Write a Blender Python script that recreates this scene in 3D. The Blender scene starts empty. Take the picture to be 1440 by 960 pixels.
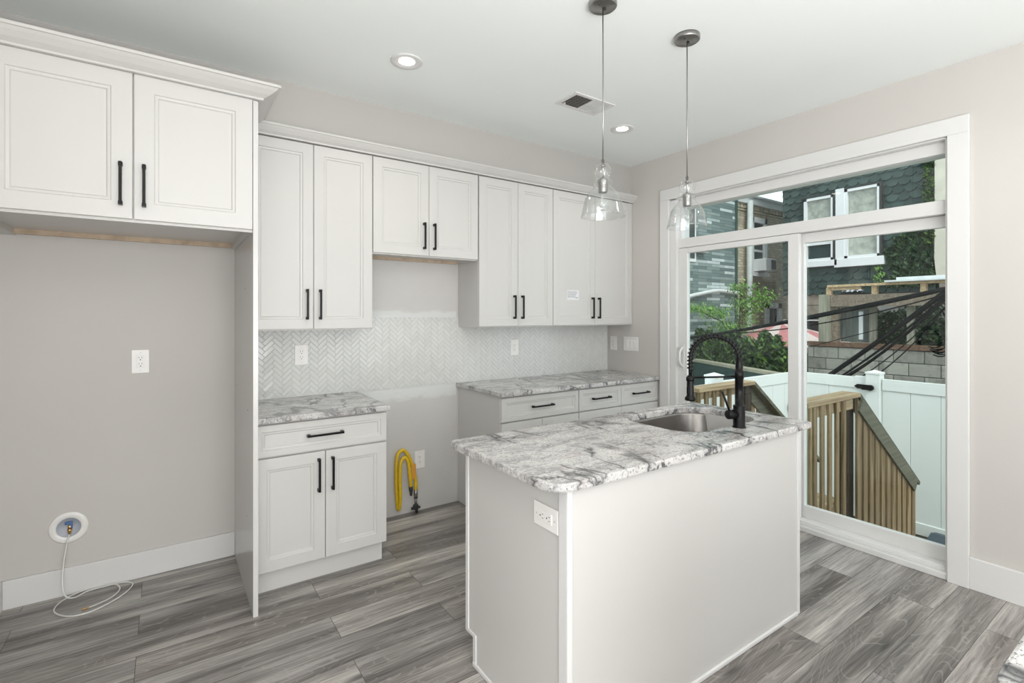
import bpy, bmesh, math, random
from mathutils import Vector, Matrix
random.seed(7)
C = bpy.context.scene.collection
SC = bpy.context.scene

# ------------------------------------------------------------------ camera
cam = bpy.data.objects.new('camera', bpy.data.cameras.new('camera'))
C.objects.link(cam); SC.camera = cam
cam.location = (0, 0, 1.4334)
cam.rotation_euler = (math.radians(90), 0, math.radians(-34.7645))
cam.data.sensor_width = 36
cam.data.lens = 702.8 / 1440 * 36
cam.data.shift_y = -36.7 / 1440
cam.data.clip_start = .02

# ------------------------------------------------------------------ colour management
SC.view_settings.view_transform = 'Standard'
SC.view_settings.look = 'None'
SC.view_settings.gamma = 1
SC.view_settings.use_curve_mapping = False
SC.view_settings.exposure = 0.76

# ------------------------------------------------------------------ world: pale overcast sky with soft clouds
w = bpy.data.worlds.new('sky'); SC.world = w; w.use_nodes = True
n = w.node_tree; n.nodes.clear()
out = n.nodes.new('ShaderNodeOutputWorld'); bg = n.nodes.new('ShaderNodeBackground')
tc = n.nodes.new('ShaderNodeTexCoord'); ns = n.nodes.new('ShaderNodeTexNoise'); ns.inputs['Scale'].default_value = 2.2
ns.inputs['Detail'].default_value = 5
cr = n.nodes.new('ShaderNodeValToRGB'); cr.color_ramp.elements[0].position = .35; cr.color_ramp.elements[1].position = .62
cr.color_ramp.elements[0].color = (.72, .82, .93, 1); cr.color_ramp.elements[1].color = (.93, .96, .98, 1)
n.links.new(tc.outputs['Generated'], ns.inputs['Vector']); n.links.new(ns.outputs['Fac'], cr.inputs['Fac'])
n.links.new(cr.outputs['Color'], bg.inputs['Color']); bg.inputs['Strength'].default_value = 1.12
n.links.new(bg.outputs[0], out.inputs[0])

# soft sun over the yard, and added fill lamps behind and beside the camera
def area(name, loc, rot, sx, sy, power, col=(1, 1, 1)):
    l = bpy.data.lights.new(name, 'AREA'); l.shape = 'RECTANGLE'; l.size = sx; l.size_y = sy; l.energy = power; l.color = col
    o = bpy.data.objects.new(name, l); C.objects.link(o); o.location = loc; o.rotation_euler = [math.radians(a) for a in rot]
    return o
sun = bpy.data.objects.new('sun', bpy.data.lights.new('sun', 'SUN')); C.objects.link(sun)
sun.data.energy = 0.9; sun.data.angle = math.radians(25); sun.data.color = (1, .97, .9)
sun.rotation_euler = (math.radians(38), math.radians(-30), 0)
area('front_fill', (.3, -2.12, 1.15), (90, 0, 10), 1.7, 2.0, 38, (1, .985, .965))  # unseen fill lamp added behind the camera to brighten the room
area('front_fill', (2.5, -2.12, 1.15), (90, 0, 0), 1.7, 2.0, 7, (1, .985, .965))  # weaker added front fill on the right
area('side_fill', (-.64, -.35, 1.05), (90, 0, -90), 1.6, 1.9, 11, (1, .985, .965))  # added fill lamp, brightens the faces turned to the left
area('ceiling_fill', (.3, -1.3, .95), (180, 0, 0), 1.6, 1.4, 76, (1, .985, .965))  # added upward fill lamp, brightens the room by way of the ceiling
LAMP_W = 1.3

# ------------------------------------------------------------------ materials
MATS = {}
def newmat(name):
    m = bpy.data.materials.new(name); m.use_nodes = True; nt = m.node_tree
    b = nt.nodes['Principled BSDF']; MATS[name] = m
    return m, nt, b
def N(nt, t, **kw):
    x = nt.nodes.new(t)
    for k, v in kw.items():
        if k in x.inputs: x.inputs[k].default_value = v
        else: setattr(x, k, v)
    return x
def ramp(nt, fac, stops):
    r = nt.nodes.new('ShaderNodeValToRGB'); e = r.color_ramp.elements
    while len(e) < len(stops): e.new(.5)
    for q, (p, c) in zip(e, stops):
        q.position = p; q.color = (c[0], c[1], c[2], 1) if isinstance(c, (tuple, list)) else (c, c, c, 1)
    nt.links.new(fac, r.inputs['Fac']); return r.outputs['Color']
def mix(nt, fac, a, b, typ='MIX'):
    m = nt.nodes.new('ShaderNodeMix'); m.data_type = 'RGBA'; m.blend_type = typ
    for s, i in ((fac, 0), (a, 6), (b, 7)):
        if hasattr(s, 'links'): nt.links.new(s, m.inputs[i])
        elif i == 0: m.inputs[0].default_value = s
        else: m.inputs[i].default_value = (s[0], s[1], s[2], 1)
    return m.outputs[2]
def math_(nt, op, a, b=0.0, c=None):
    m = nt.nodes.new('ShaderNodeMath'); m.operation = op
    for i, s in enumerate((a, b, c)):
        if s is None: continue
        if hasattr(s, 'links'): nt.links.new(s, m.inputs[i])
        else: m.inputs[i].default_value = s
    return m.outputs[0]
def coords(nt, scale=(1, 1, 1), loc=(0, 0, 0), rot=(0, 0, 0)):
    tc = nt.nodes.new('ShaderNodeTexCoord'); mp = nt.nodes.new('ShaderNodeMapping')
    mp.inputs['Scale'].default_value = scale; mp.inputs['Location'].default_value = loc; mp.inputs['Rotation'].default_value = rot
    nt.links.new(tc.outputs['Object'], mp.inputs['Vector']); return mp.outputs[0]
def noise(nt, vec, scale=5, detail=4, rough=.5, dist=0):
    x = N(nt, 'ShaderNodeTexNoise', Scale=scale, Detail=detail, Roughness=rough, Distortion=dist)
    nt.links.new(vec, x.inputs['Vector']); return x.outputs['Fac']
def bump(nt, b, h, strength=.2, dist=.01):
    x = N(nt, 'ShaderNodeBump', Strength=strength, Distance=dist); nt.links.new(h, x.inputs['Height']); nt.links.new(x.outputs[0], b.inputs['Normal'])
def simple(name, col, rough=.5, metal=0, var=.05, scale=8, bmp=0, spec=.5):
    m, nt, b = newmat(name); v = coords(nt)
    f = noise(nt, v, scale, 3)
    lo = [c * (1 - var) for c in col]; hi = [min(1, c * (1 + var)) for c in col]
    nt.links.new(ramp(nt, f, [(.3, lo), (.7, hi)]), b.inputs['Base Color'])
    b.inputs['Roughness'].default_value = rough; b.inputs['Metallic'].default_value = metal
    b.inputs['Specular IOR Level'].default_value = spec
    if bmp: bump(nt, b, noise(nt, v, scale * 12, 3), bmp, .004)
    return m
simple('cabinet_white', (.575, .565, .545), .32, var=.008, scale=2)
simple('trim_white', (.69, .685, .675), .38, var=.008, scale=2)
simple('ceiling_white', (.83, .86, .85), .85, var=.01, scale=1.5, bmp=.03)
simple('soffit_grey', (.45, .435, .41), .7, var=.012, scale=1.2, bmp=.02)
simple('side_panel', (.60, .59, .575), .18, var=.012, scale=2)
simple('black_metal', (.004, .004, .0045), .28, spec=.22)
simple('dark_gap', (.02, .02, .02), .8)
simple('outlet_white', (.80, .785, .76), .3, var=.01)
simple('slot_dark', (.03, .03, .03), .6)
simple('raw_wood', (.46, .36, .26), .7, var=.15, scale=20)
simple('steel', (.26, .245, .23), .26, 1, var=.06, scale=30)
simple('nickel', (.33, .32, .31), .3, 1, var=.05)
simple('brass', (.65, .42, .18), .35, 1)
simple('chrome', (.75, .75, .75), .15, 1)
simple('grey_blue_box', (.42, .45, .50), .5)
simple('valve_blue', (.06, .14, .32), .4)
simple('tube_white', (.70, .70, .68), .35)
simple('hose_yellow', (.72, .47, .015), .35, var=.08, scale=40)
simple('tag_orange', (.62, .30, .04), .5)
simple('vinyl_white', (.80, .83, .81), .4, var=.02, scale=2)
simple('window_vinyl', (.82, .82, .83), .45, var=.02)
simple('weathered_trim', (.62, .63, .63), .6, var=.15, scale=12)
simple('pipe_white', (.66, .70, .70), .5, var=.08)
simple('cable_black', (.004, .006, .007), .8, spec=.15)
simple('slate_object', (.035, .055, .075), .5)
simple('umbrella_red', (.55, .22, .23), .8, var=.08)
simple('umbrella_white', (.66, .55, .53), .8, var=.08)
simple('beige_render', (.66, .62, .52), .9, var=.08, scale=4, bmp=.1)
simple('foil', (.6, .62, .66), .2, .9)
simple('dark_glass', (.03, .05, .05), .08)
simple('curtain', (.40, .42, .37), .8, var=.25, scale=9)
simple('print_grey', (.28, .28, .29), .7)
simple('sill_metal', (.5, .5, .5), .4, .6)
simple('roof_edge', (.70, .72, .72), .6, var=.05)
simple('soil', (.10, .085, .06), .95, var=.5, scale=25, bmp=.5)
simple('bark', (.09, .065, .045), .9, var=.3, scale=20, bmp=.3)
simple('label_paper', (.74, .74, .76), .6, var=.02)

def leafmat(name, a, b_, c):
    m, nt, b = newmat(name)
    gi = nt.nodes.new('ShaderNodeNewGeometry')
    v = coords(nt)
    f = math_(nt, 'ADD', math_(nt, 'MULTIPLY', gi.outputs['Random Per Island'], .75), math_(nt, 'MULTIPLY', noise(nt, v, 3, 3), .25))
    nt.links.new(ramp(nt, f, [(.15, a), (.55, b_), (.9, c)]), b.inputs['Base Color'])
    b.inputs['Roughness'].default_value = .5
leafmat('ivy_leaf', (.006, .020, .008), (.025, .075, .015), (.14, .26, .035))
leafmat('dark_leaf', (.010, .028, .016), (.025, .07, .028), (.07, .15, .05))
leafmat('fresh_leaf', (.05, .15, .02), (.15, .33, .05), (.30, .50, .12))

# painted wall with old adhesive smears around the edge of the tiling (own shape, in place)
m, nt, b = newmat('wall_paint')
v = coords(nt); f = noise(nt, v, 1.5, 3)
nt.links.new(ramp(nt, f, [(.3, (.555, .532, .505)), (.7, (.575, .552, .525))]), b.inputs['Base Color'])
b.inputs['Roughness'].default_value = .62; bump(nt, b, noise(nt, v, 220, 2), .03, .002)
m, nt, b = newmat('bare_drywall')
v = coords(nt); f = noise(nt, v, 2.5, 5, .6)
base = ramp(nt, f, [(.3, (.56, .545, .525)), (.7, (.60, .585, .565))])
v2 = coords(nt, (2.0, 1, 9)); s = noise(nt, v2, 3, 5, .65, .6)
sx = nt.nodes.new('ShaderNodeSeparateXYZ'); nt.links.new(coords(nt), sx.inputs[0]); z = sx.outputs['Z']
def band(z0, wd):
    return math_(nt, 'SUBTRACT', 1.0, math_(nt, 'MINIMUM', math_(nt, 'DIVIDE', math_(nt, 'ABSOLUTE', math_(nt, 'SUBTRACT', z, z0)), wd), 1.0))
bb = math_(nt, 'MAXIMUM', band(1.425, .09), band(.89, .14))
k = math_(nt, 'MULTIPLY', bb, s)
fac = ramp(nt, k, [(.22, 0.0), (.36, 1.0)])
nt.links.new(mix(nt, fac, base, (.66, .67, .66)), b.inputs['Base Color'])
b.inputs['Roughness'].default_value = .8; bump(nt, b, k, .3, .01)

# grey wood-look planks
m, nt, b = newmat('floor_planks')
v = coords(nt, loc=(.10, -.104, 0))
br = N(nt, 'ShaderNodeTexBrick', Scale=1.0); br.inputs['Mortar Size'].default_value = .0011; br.inputs['Mortar Smooth'].default_value = .1
br.inputs['Brick Width'].default_value = 1.22; br.inputs['Row Height'].default_value = .18; br.offset = .39; br.offset_frequency = 2
br.inputs['Color1'].default_value = (0, 0, 0, 1); br.inputs['Color2'].default_value = (1, 1, 1, 1); br.inputs['Bias'].default_value = 0
nt.links.new(v, br.inputs['Vector'])
rnd = nt.nodes.new('ShaderNodeSeparateColor'); nt.links.new(br.outputs['Color'], rnd.inputs[0]); rv = rnd.outputs[0]
def shifted(scale):
    vm = nt.nodes.new('ShaderNodeVectorMath'); vm.operation = 'MULTIPLY'; nt.links.new(v, vm.inputs[0]); vm.inputs[1].default_value = scale
    cb = nt.nodes.new('ShaderNodeCombineXYZ'); nt.links.new(math_(nt, 'MULTIPLY', rv, 37.0), cb.inputs[0]); nt.links.new(math_(nt, 'MULTIPLY', rv, 17.0), cb.inputs[1])
    va = nt.nodes.new('ShaderNodeVectorMath'); nt.links.new(vm.outputs[0], va.inputs[0]); nt.links.new(cb.outputs[0], va.inputs[1]); return va.outputs[0]
broad = noise(nt, shifted((.75, 8, 1)), 1.0, 3, .5, .35)
fine = noise(nt, shifted((3.5, 95, 1)), 1.0, 5, .65, .3)
wob = noise(nt, shifted((1.6, 7, 1)), 1.0, 2, .5, .6)
rings = math_(nt, 'FRACT', math_(nt, 'MULTIPLY', wob, 17.0)); rings = math_(nt, 'ABSOLUTE', math_(nt, 'SUBTRACT', rings, .5))
line = ramp(nt, rings, [(.40, 0.0), (.5, 1.0)])
base = ramp(nt, broad, [(.30, (.115, .104, .098)), (.42, (.185, .170, .160)), (.54, (.30, .280, .266)), (.68, (.48, .458, .43))])
base = mix(nt, .72, base, ramp(nt, fine, [(.32, (.2, .2, .2)), (.68, (.82, .82, .82))]), 'OVERLAY')
base = mix(nt, math_(nt, 'MULTIPLY', line, .38), base, (.46, .44, .41))
base = mix(nt, 1.0, base, ramp(nt, rv, [(0, (.84, .84, .85)), (1, (1.10, 1.08, 1.05))]), 'MULTIPLY')
kn = N(nt, 'ShaderNodeTexVoronoi', Scale=1.0); nt.links.new(shifted((1.3, 6.5, 1)), kn.inputs['Vector'])
base = mix(nt, ramp(nt, kn.outputs['Distance'], [(.03, .75), (.14, 0.0)]), base, (.03, .028, .027))
base = mix(nt, br.outputs['Fac'], base, (.03, .028, .026))
nt.links.new(base, b.inputs['Base Color']); b.inputs['Roughness'].default_value = .34
bump(nt, b, math_(nt, 'SUBTRACT', fine, math_(nt, 'MULTIPLY', br.outputs['Fac'], 2.0)), .12, .002)

# grey and white granite with dark veins and flecks
m, nt, b = newmat('granite')
v = coords(nt, rot=(0, 0, .35)); vs = coords(nt, (1, 2.6, 1), rot=(0, 0, .35))
cloud = noise(nt, vs, 6.0, 9, .72, .5)
base = ramp(nt, cloud, [(.30, (.17, .168, .17)), (.42, (.36, .35, .345)), (.52, (.54, .525, .515)), (.70, (.68, .665, .65))])
fl = noise(nt, coords(nt, (1, 1.7, 1), rot=(0, 0, .35)), 110, 3, .6)
base = mix(nt, ramp(nt, fl, [(.36, .85), (.44, 0.0)]), base, (.12, .12, .12))
base = mix(nt, ramp(nt, noise(nt, v, 75, 2), [(.57, 0.0), (.66, .6)]), base, (.74, .725, .71))
base = mix(nt, ramp(nt, noise(nt, v, 9, 2), [(.58, 0.0), (.72, .25)]), base, (.46, .38, .35))
def veins(rot, loc, sc, wd, seed):
    vein = noise(nt, coords(nt, (1, .45, 1), loc=loc, rot=(0, 0, rot)), sc, 5, .55, .3)
    va = math_(nt, 'ABSOLUTE', math_(nt, 'SUBTRACT', vein, .5))
    patch = noise(nt, coords(nt, loc=(seed, 0, 0)), 3.6, 3)
    return math_(nt, 'MULTIPLY', ramp(nt, va, [(.0, 1.0), (wd, .75), (wd * 4, .15), (wd * 7, 0.0)]), ramp(nt, patch, [(.44, 0.0), (.54, 1.0)]))
vf = math_(nt, 'MAXIMUM', veins(.75, (3.3, 1.2, 0), 2.3, .006, 0), veins(-.5, (7.3, 4.2, 0), 3.2, .004, 5))
base = mix(nt, vf, base, (.055, .058, .062))
nt.links.new(base, b.inputs['Base Color']); b.inputs['Roughness'].default_value = .16

m, nt, b = newmat('tile_glaze')
gi = nt.nodes.new('ShaderNodeNewGeometry')
nt.links.new(ramp(nt, gi.outputs['Random Per Island'], [(0, (.62, .625, .605)), (1, (.66, .665, .645))]), b.inputs['Base Color'])
b.inputs['Roughness'].default_value = .12
simple('grout', (.60, .60, .585), .8)

# architectural glass: mirror reflection by Fresnel, clear pale green transmission
def glassmat(name, tint, ior=1.45, rough=0.0):
    m = bpy.data.materials.new(name); m.use_nodes = True; MATS[name] = m; nt = m.node_tree; nt.nodes.clear()
    o = nt.nodes.new('ShaderNodeOutputMaterial'); t = nt.nodes.new('ShaderNodeBsdfTransparent'); g = nt.nodes.new('ShaderNodeBsdfGlossy')
    t.inputs[0].default_value = (*tint, 1); g.inputs[0].default_value = (.95, .97, .96, 1); g.inputs['Roughness'].default_value = rough
    lw = nt.nodes.new('ShaderNodeLayerWeight'); lw.inputs['Blend'].default_value = .5
    pw = math_(nt, 'POWER', lw.outputs['Facing'], 4.0); k = ((ior - 1) / (ior + 1)) ** 2
    fr = math_(nt, 'ADD', math_(nt, 'MULTIPLY', pw, 1 - k), k)
    x = nt.nodes.new('ShaderNodeMixShader'); nt.links.new(fr, x.inputs[0]); nt.links.new(t.outputs[0], x.inputs[1]); nt.links.new(g.outputs[0], x.inputs[2])
    nt.links.new(x.outputs[0], o.inputs[0])
glassmat('door_glass', (.925, .965, .95), 1.45)
glassmat('lamp_glass', (.955, .96, .96), 1.7, .02)

m, nt, b = newmat('lamp_lens')
b.inputs['Base Color'].default_value = (.9, .9, .88, 1); b.inputs['Emission Color'].default_value = (1, .96, .9, 1); b.inputs['Emission Strength'].default_value = 4.0

def woodmat(name, a, b_, c, axis):
    m, nt, b = newmat(name)
    sc = {'x': (1.5, 30, 30), 'z': (30, 30, 1.5)}[axis]
    gi = nt.nodes.new('ShaderNodeNewGeometry'); v = coords(nt, sc)
    va = nt.nodes.new('ShaderNodeVectorMath'); cb = nt.nodes.new('ShaderNodeCombineXYZ')
    oi = nt.nodes.new('ShaderNodeObjectInfo')
    nt.links.new(math_(nt, 'MULTIPLY', oi.outputs['Random'], 30.0), cb.inputs[0]); nt.links.new(math_(nt, 'MULTIPLY', oi.outputs['Random'], 11.0), cb.inputs[2])
    nt.links.new(v, va.inputs[0]); nt.links.new(cb.outputs[0], va.inputs[1])
    f = noise(nt, va.outputs[0], 1, 5, .6, .6)
    col = ramp(nt, f, [(.3, a), (.5, b_), (.72, c)])
    col = mix(nt, 1.0, col, ramp(nt, oi.outputs['Random'], [(0, (.78, .78, .78)), (1, (1.1, 1.1, 1.1))]), 'MULTIPLY')
    nt.links.new(col, b.inputs['Base Color']); b.inputs['Roughness'].default_value = .75
    bump(nt, b, f, .2, .004)
woodmat('picket_wood', (.13, .08, .035), (.30, .205, .105), (.47, .34, .19), 'z')
woodmat('board_wood', (.30, .20, .11), (.50, .36, .21), (.66, .51, .32), 'x')
woodmat('sloped_wood', (.075, .075, .05), (.13, .125, .085), (.20, .19, .135), 'x')
woodmat('treated_post', (.13, .19, .10), (.22, .30, .17), (.33, .38, .24), 'z')
woodmat('shaded_post', (.035, .025, .015), (.07, .05, .03), (.12, .09, .06), 'z')  # shade painted into the wood colour of the post behind the pickets
woodmat('old_wood', (.13, .10, .07), (.25, .20, .15), (.36, .30, .23), 'x')
woodmat('old_post_wood', (.16, .15, .11), (.27, .26, .20), (.36, .35, .28), 'z')
woodmat('rust_wood', (.09, .05, .03), (.18, .10, .065), (.27, .17, .11), 'x')
woodmat('grey_board', (.12, .14, .13), (.22, .24, .22), (.33, .34, .31), 'z')

# exterior masonry and shingles
m, nt, b = newmat('green_shingle')
gi = nt.nodes.new('ShaderNodeNewGeometry'); v = coords(nt)
f = math_(nt, 'ADD', math_(nt, 'MULTIPLY', gi.outputs['Random Per Island'], .5), math_(nt, 'MULTIPLY', noise(nt, v, 5, 5, .6), .5))
nt.links.new(ramp(nt, f, [(.2, (.020, .040, .037)), (.8, (.062, .098, .090))]), b.inputs['Base Color']); b.inputs['Roughness'].default_value = .85
bump(nt, b, noise(nt, v, 90, 2), .3, .01)
def brickmat(name, bw, rh, mort, stops, mcol, stain, off=.5, axis='xz'):
    m, nt, b = newmat(name)
    tc = nt.nodes.new('ShaderNodeTexCoord'); s = nt.nodes.new('ShaderNodeSeparateXYZ'); c = nt.nodes.new('ShaderNodeCombineXYZ')
    nt.links.new(tc.outputs['Object'], s.inputs[0]); nt.links.new(s.outputs['X'], c.inputs[0]); nt.links.new(s.outputs['Z'], c.inputs[1])
    br = N(nt, 'ShaderNodeTexBrick', Scale=1.0); br.offset = off
    br.inputs['Mortar Size'].default_value = mort; br.inputs['Brick Width'].default_value = bw; br.inputs['Row Height'].default_value = rh
    br.inputs['Color1'].default_value = (0, 0, 0, 1); br.inputs['Color2'].default_value = (1, 1, 1, 1); nt.links.new(c.outputs[0], br.inputs['Vector'])
    r = nt.nodes.new('ShaderNodeSeparateColor'); nt.links.new(br.outputs['Color'], r.inputs[0])
    col = ramp(nt, r.outputs[0], stops)
    st = noise(nt, coords(nt, (1, 1, .45)), 1.6, 6, .65, .4)
    col = mix(nt, ramp(nt, st, [(.50, 0.0), (.68, stain[1])]), col, stain[0])
    col = mix(nt, br.outputs['Fac'], col, mcol)
    nt.links.new(col, b.inputs['Base Color']); b.inputs['Roughness'].default_value = .85
    bump(nt, b, math_(nt, 'SUBTRACT', noise(nt, coords(nt), 30, 3), br.outputs['Fac']), .4, .02)
brickmat('slate_cladding', .55, .075, .004, [(0, (.10, .15, .15)), (.55, (.19, .25, .24)), (.78, (.27, .33, .32)), (.86, (.55, .62, .62)), (1, (.62, .68, .68))], (.07, .10, .10), ((.12, .16, .16), .3), .37)
brickmat('tan_brick', .22, .075, .008, [(0, (.44, .37, .27)), (.5, (.56, .48, .35)), (1, (.66, .58, .45))], (.34, .30, .23), ((.13, .11, .09), .65))
brickmat('rough_stone', .7, .32, .012, [(0, (.24, .20, .16)), (.5, (.34, .29, .24)), (1, (.46, .41, .34))], (.10, .09, .08), ((.05, .05, .05), .85))
m, nt, b = newmat('concrete_block'); v = coords(nt)
gi = nt.nodes.new('ShaderNodeNewGeometry')
col = ramp(nt, gi.outputs['Random Per Island'], [(0, (.24, .235, .205)), (1, (.40, .39, .345))])
col = mix(nt, ramp(nt, noise(nt, v, 3.5, 6, .65), [(.50, 0.0), (.68, .75)]), col, (.09, .09, .08))
nt.links.new(col, b.inputs['Base Color']); b.inputs['Roughness'].default_value = .95; bump(nt, b, noise(nt, v, 40, 4), .5, .01)
simple('mortar', (.12, .12, .11), .95)

M = MATS

# ------------------------------------------------------------------ geometry helpers
def box(bm, x0, x1, y0, y1, z0, z1, bev=0, mat=None):
    r = bmesh.ops.create_cube(bm, size=1)
    vs = r['verts']
    for v in vs:
        v.co = Vector(((x0 + x1) / 2 + v.co.x * (x1 - x0), (y0 + y1) / 2 + v.co.y * (y1 - y0), (z0 + z1) / 2 + v.co.z * (z1 - z0)))
    if mat: bmesh.ops.transform(bm, matrix=mat, verts=vs)
    if bev:
        es = list({e for v in vs for e in v.link_edges})
        bmesh.ops.bevel(bm, geom=es, offset=bev, segments=2, profile=.5, affect='EDGES')
def tube(bm, pts, r, seg=10, caps=True):
    pts = [Vector(p) for p in pts]; rings = []
    rs = r if isinstance(r, (list, tuple)) else [r] * len(pts)
    up = None
    for i, p in enumerate(pts):
        t = (pts[min(i + 1, len(pts) - 1)] - pts[max(i - 1, 0)]).normalized()
        if up is None:
            up = Vector((0, 0, 1)) if abs(t.z) < .9 else Vector((1, 0, 0))
        a = t.cross(up).normalized(); up = a.cross(t).normalized()
        rings.append([bm.verts.new(p + (a * math.cos(2 * math.pi * k / seg) + up * math.sin(2 * math.pi * k / seg)) * rs[i]) for k in range(seg)])
    for q, s in zip(rings, rings[1:]):
        for k in range(seg):
            f = bm.faces.new((q[k], q[(k + 1) % seg], s[(k + 1) % seg], s[k])); f.smooth = True
    if caps:
        bm.faces.new(rings[0][::-1]); bm.faces.new(rings[-1])
def lathe(bm, prof, center=(0, 0, 0), seg=32, capb=False, capt=False):
    c = Vector(center); rings = []
    for r, z in prof:
        rings.append([bm.verts.new(c + Vector((r * math.cos(2 * math.pi * k / seg), r * math.sin(2 * math.pi * k / seg), z))) for k in range(seg)])
    for q, s in zip(rings, rings[1:]):
        for k in range(seg):
            f = bm.faces.new((q[k], q[(k + 1) % seg], s[(k + 1) % seg], s[k])); f.smooth = True
    if capb: bm.faces.new(rings[0][::-1])
    if capt: bm.faces.new(rings[-1])
def extrude_poly(bm, pts, axis, a0, a1):
    """pts: 2D outline; axis: which axis it is swept along from a0 to a1"""
    def P(u, v, a):
        return {'x': (a, u, v), 'y': (u, a, v), 'z': (u, v, a)}[axis]
    A = [bm.verts.new(P(u, v, a0)) for u, v in pts]; B = [bm.verts.new(P(u, v, a1)) for u, v in pts]
    bm.faces.new(A); bm.faces.new(B[::-1]); k = len(pts)
    for i in range(k): bm.faces.new((A[i], B[i], B[(i + 1) % k], A[(i + 1) % k]))
def catmull(pts, n=8):
    P = [Vector(p) for p in pts]; P = [P[0] * 2 - P[1]] + P + [P[-1] * 2 - P[-2]]; o = []
    for i in range(1, len(P) - 2):
        for k in range(n):
            t = k / n; a, b, c, d = P[i - 1:i + 3]
            o.append(.5 * ((2 * b) + (c - a) * t + (2 * a - 5 * b + 4 * c - d) * t * t + (3 * b - a - 3 * c + d) * t ** 3))
    o.append(P[-2]); return o
def rrect(x0, x1, y0, y1, r, n=6):
    o = []
    rr = r if isinstance(r, (list, tuple)) else [r] * 4
    for (cx, cy, a), q in zip(((x1, y1, 0), (x0, y1, 90), (x0, y0, 180), (x1, y0, 270)), rr):
        sx = -1 if cx == x1 else 1; sy = -1 if cy == y1 else 1
        for k in range(n + 1):
            t = math.radians(a + 90 * k / n); o.append((cx + sx * q + q * math.cos(t), cy + sy * q + q * math.sin(t)))
    return o
def link(o, parent=None):
    C.objects.link(o)
    if parent: o.parent = parent
    return o
LOCAL = set()
def origin(p):
    o = Vector()
    while p is not None:
        if p.name in LOCAL: return Vector()
        o += p.location; p = p.parent
    return o
def part(name, bm, mat, parent=None, smooth=False):
    off = origin(parent)
    for v in bm.verts: v.co -= off
    bmesh.ops.recalc_face_normals(bm, faces=bm.faces[:])
    me = bpy.data.meshes.new(name); bm.to_mesh(me); bm.free()
    if smooth:
        for p in me.polygons: p.use_smooth = True
    me.materials.append(M[mat]); o = bpy.data.objects.new(name, me); return link(o, parent)
def tag(o, label, cat, group=None):
    o['label'] = label; o['category'] = cat
    if group: o['group'] = group
    return o
def thing(name, label, cat, loc, group=None, rotz=None):
    o = bpy.data.objects.new(name, None); o.empty_display_size = .05; link(o); o.location = loc
    if rotz is not None: o.rotation_euler = (0, 0, rotz); LOCAL.add(o.name)
    return tag(o, label, cat, group)
def struct(o):
    o['kind'] = 'structure'; return o
def sempty(name, loc):
    o = bpy.data.objects.new(name, None); link(o); o.location = loc; return struct(o)
def B(): return bmesh.new()
def bx(name, mat, parent, *a, bev=0):
    bm = B(); box(bm, *a, bev=bev); return part(name, bm, mat, parent)

# ------------------------------------------------------------------ the room
XL, XR, YB, YF, H = -.665, 3.48, 3.415, -2.3, 2.7835
struct(bx('floor', 'floor_planks', None, XL - .12, 3.56, YF - .1, YB + .12, -.12, 0))
struct(bx('ceiling', 'ceiling_white', None, XL - .12, XR + .2, YF - .1, YB + .12, H, H + .15))
bm = B(); box(bm, XL - .12, XL, YF, -1.2, 0, H); box(bm, XL - .12, XL, .5, YB, 0, H); box(bm, XL - .12, XL, -1.2, .5, 0, .05); box(bm, XL - .12, XL, -1.2, .5, 2.05, H)
struct(part('wall_left', bm, 'wall_paint'))  # opening in this wall added for the side fill lamp
# back wall: painted, with a bare stretch behind the missing range
bm = B(); box(bm, XL - .12, 1.06, YB, YB + .12, 0, H); box(bm, 1.846, XR + .2, YB, YB + .12, 0, H); struct(part('wall_back', bm, 'wall_paint'))
struct(bx('wall_range', 'bare_drywall', None, 1.06, 1.846, YB, YB + .12, 0, H))
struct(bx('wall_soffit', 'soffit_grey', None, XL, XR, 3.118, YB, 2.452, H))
# right wall with the door opening
DY0, DY1, DZ = .876, 2.689, 2.40
bm = B(); box(bm, XR, XR + .2, YF, DY0, 0, H); box(bm, XR, XR + .2, DY1, YB + .12, 0, H); box(bm, XR, XR + .2, DY0, DY1, DZ, H)
struct(part('wall_right', bm, 'wall_paint'))
# front wall behind the camera with two openings added for the front fill
bm = B()
box(bm, XL - .12, -.6, YF - .12, YF, 0, H); box(bm, 1.2, 1.6, YF - .12, YF, 0, H); box(bm, 3.4, XR + .2, YF - .12, YF, 0, H)
for a, c in ((-.6, 1.2), (1.6, 3.4)):
    box(bm, a, c, YF - .12, YF, 0, .5); box(bm, a, c, YF - .12, YF, 2.5, H)
struct(part('wall_front', bm, 'wall_paint'))
# baseboards
def baseboard(name, *a):
    return struct(bx(name, 'trim_white', None, *a, bev=.003))
baseboard('baseboard_back', XL + .016, .342, YB - .016, YB, 0, .14)
baseboard('baseboard_left', XL, XL + .016, .52, YB, 0, .14)
baseboard('baseboard_right', XR - .016, XR, .19, .786, 0, .165)
# casing of the sliding door
bm = B(); box(bm, 3.458, XR, DY1, 2.777, 0, 2.40, bev=.003); box(bm, 3.458, XR, .786, DY0, 0, 2.40, bev=.003); box(bm, 3.458, XR, .786, 2.777, 2.40, 2.492, bev=.003)
struct(part('trim_1', bm, 'trim_white'))

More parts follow.
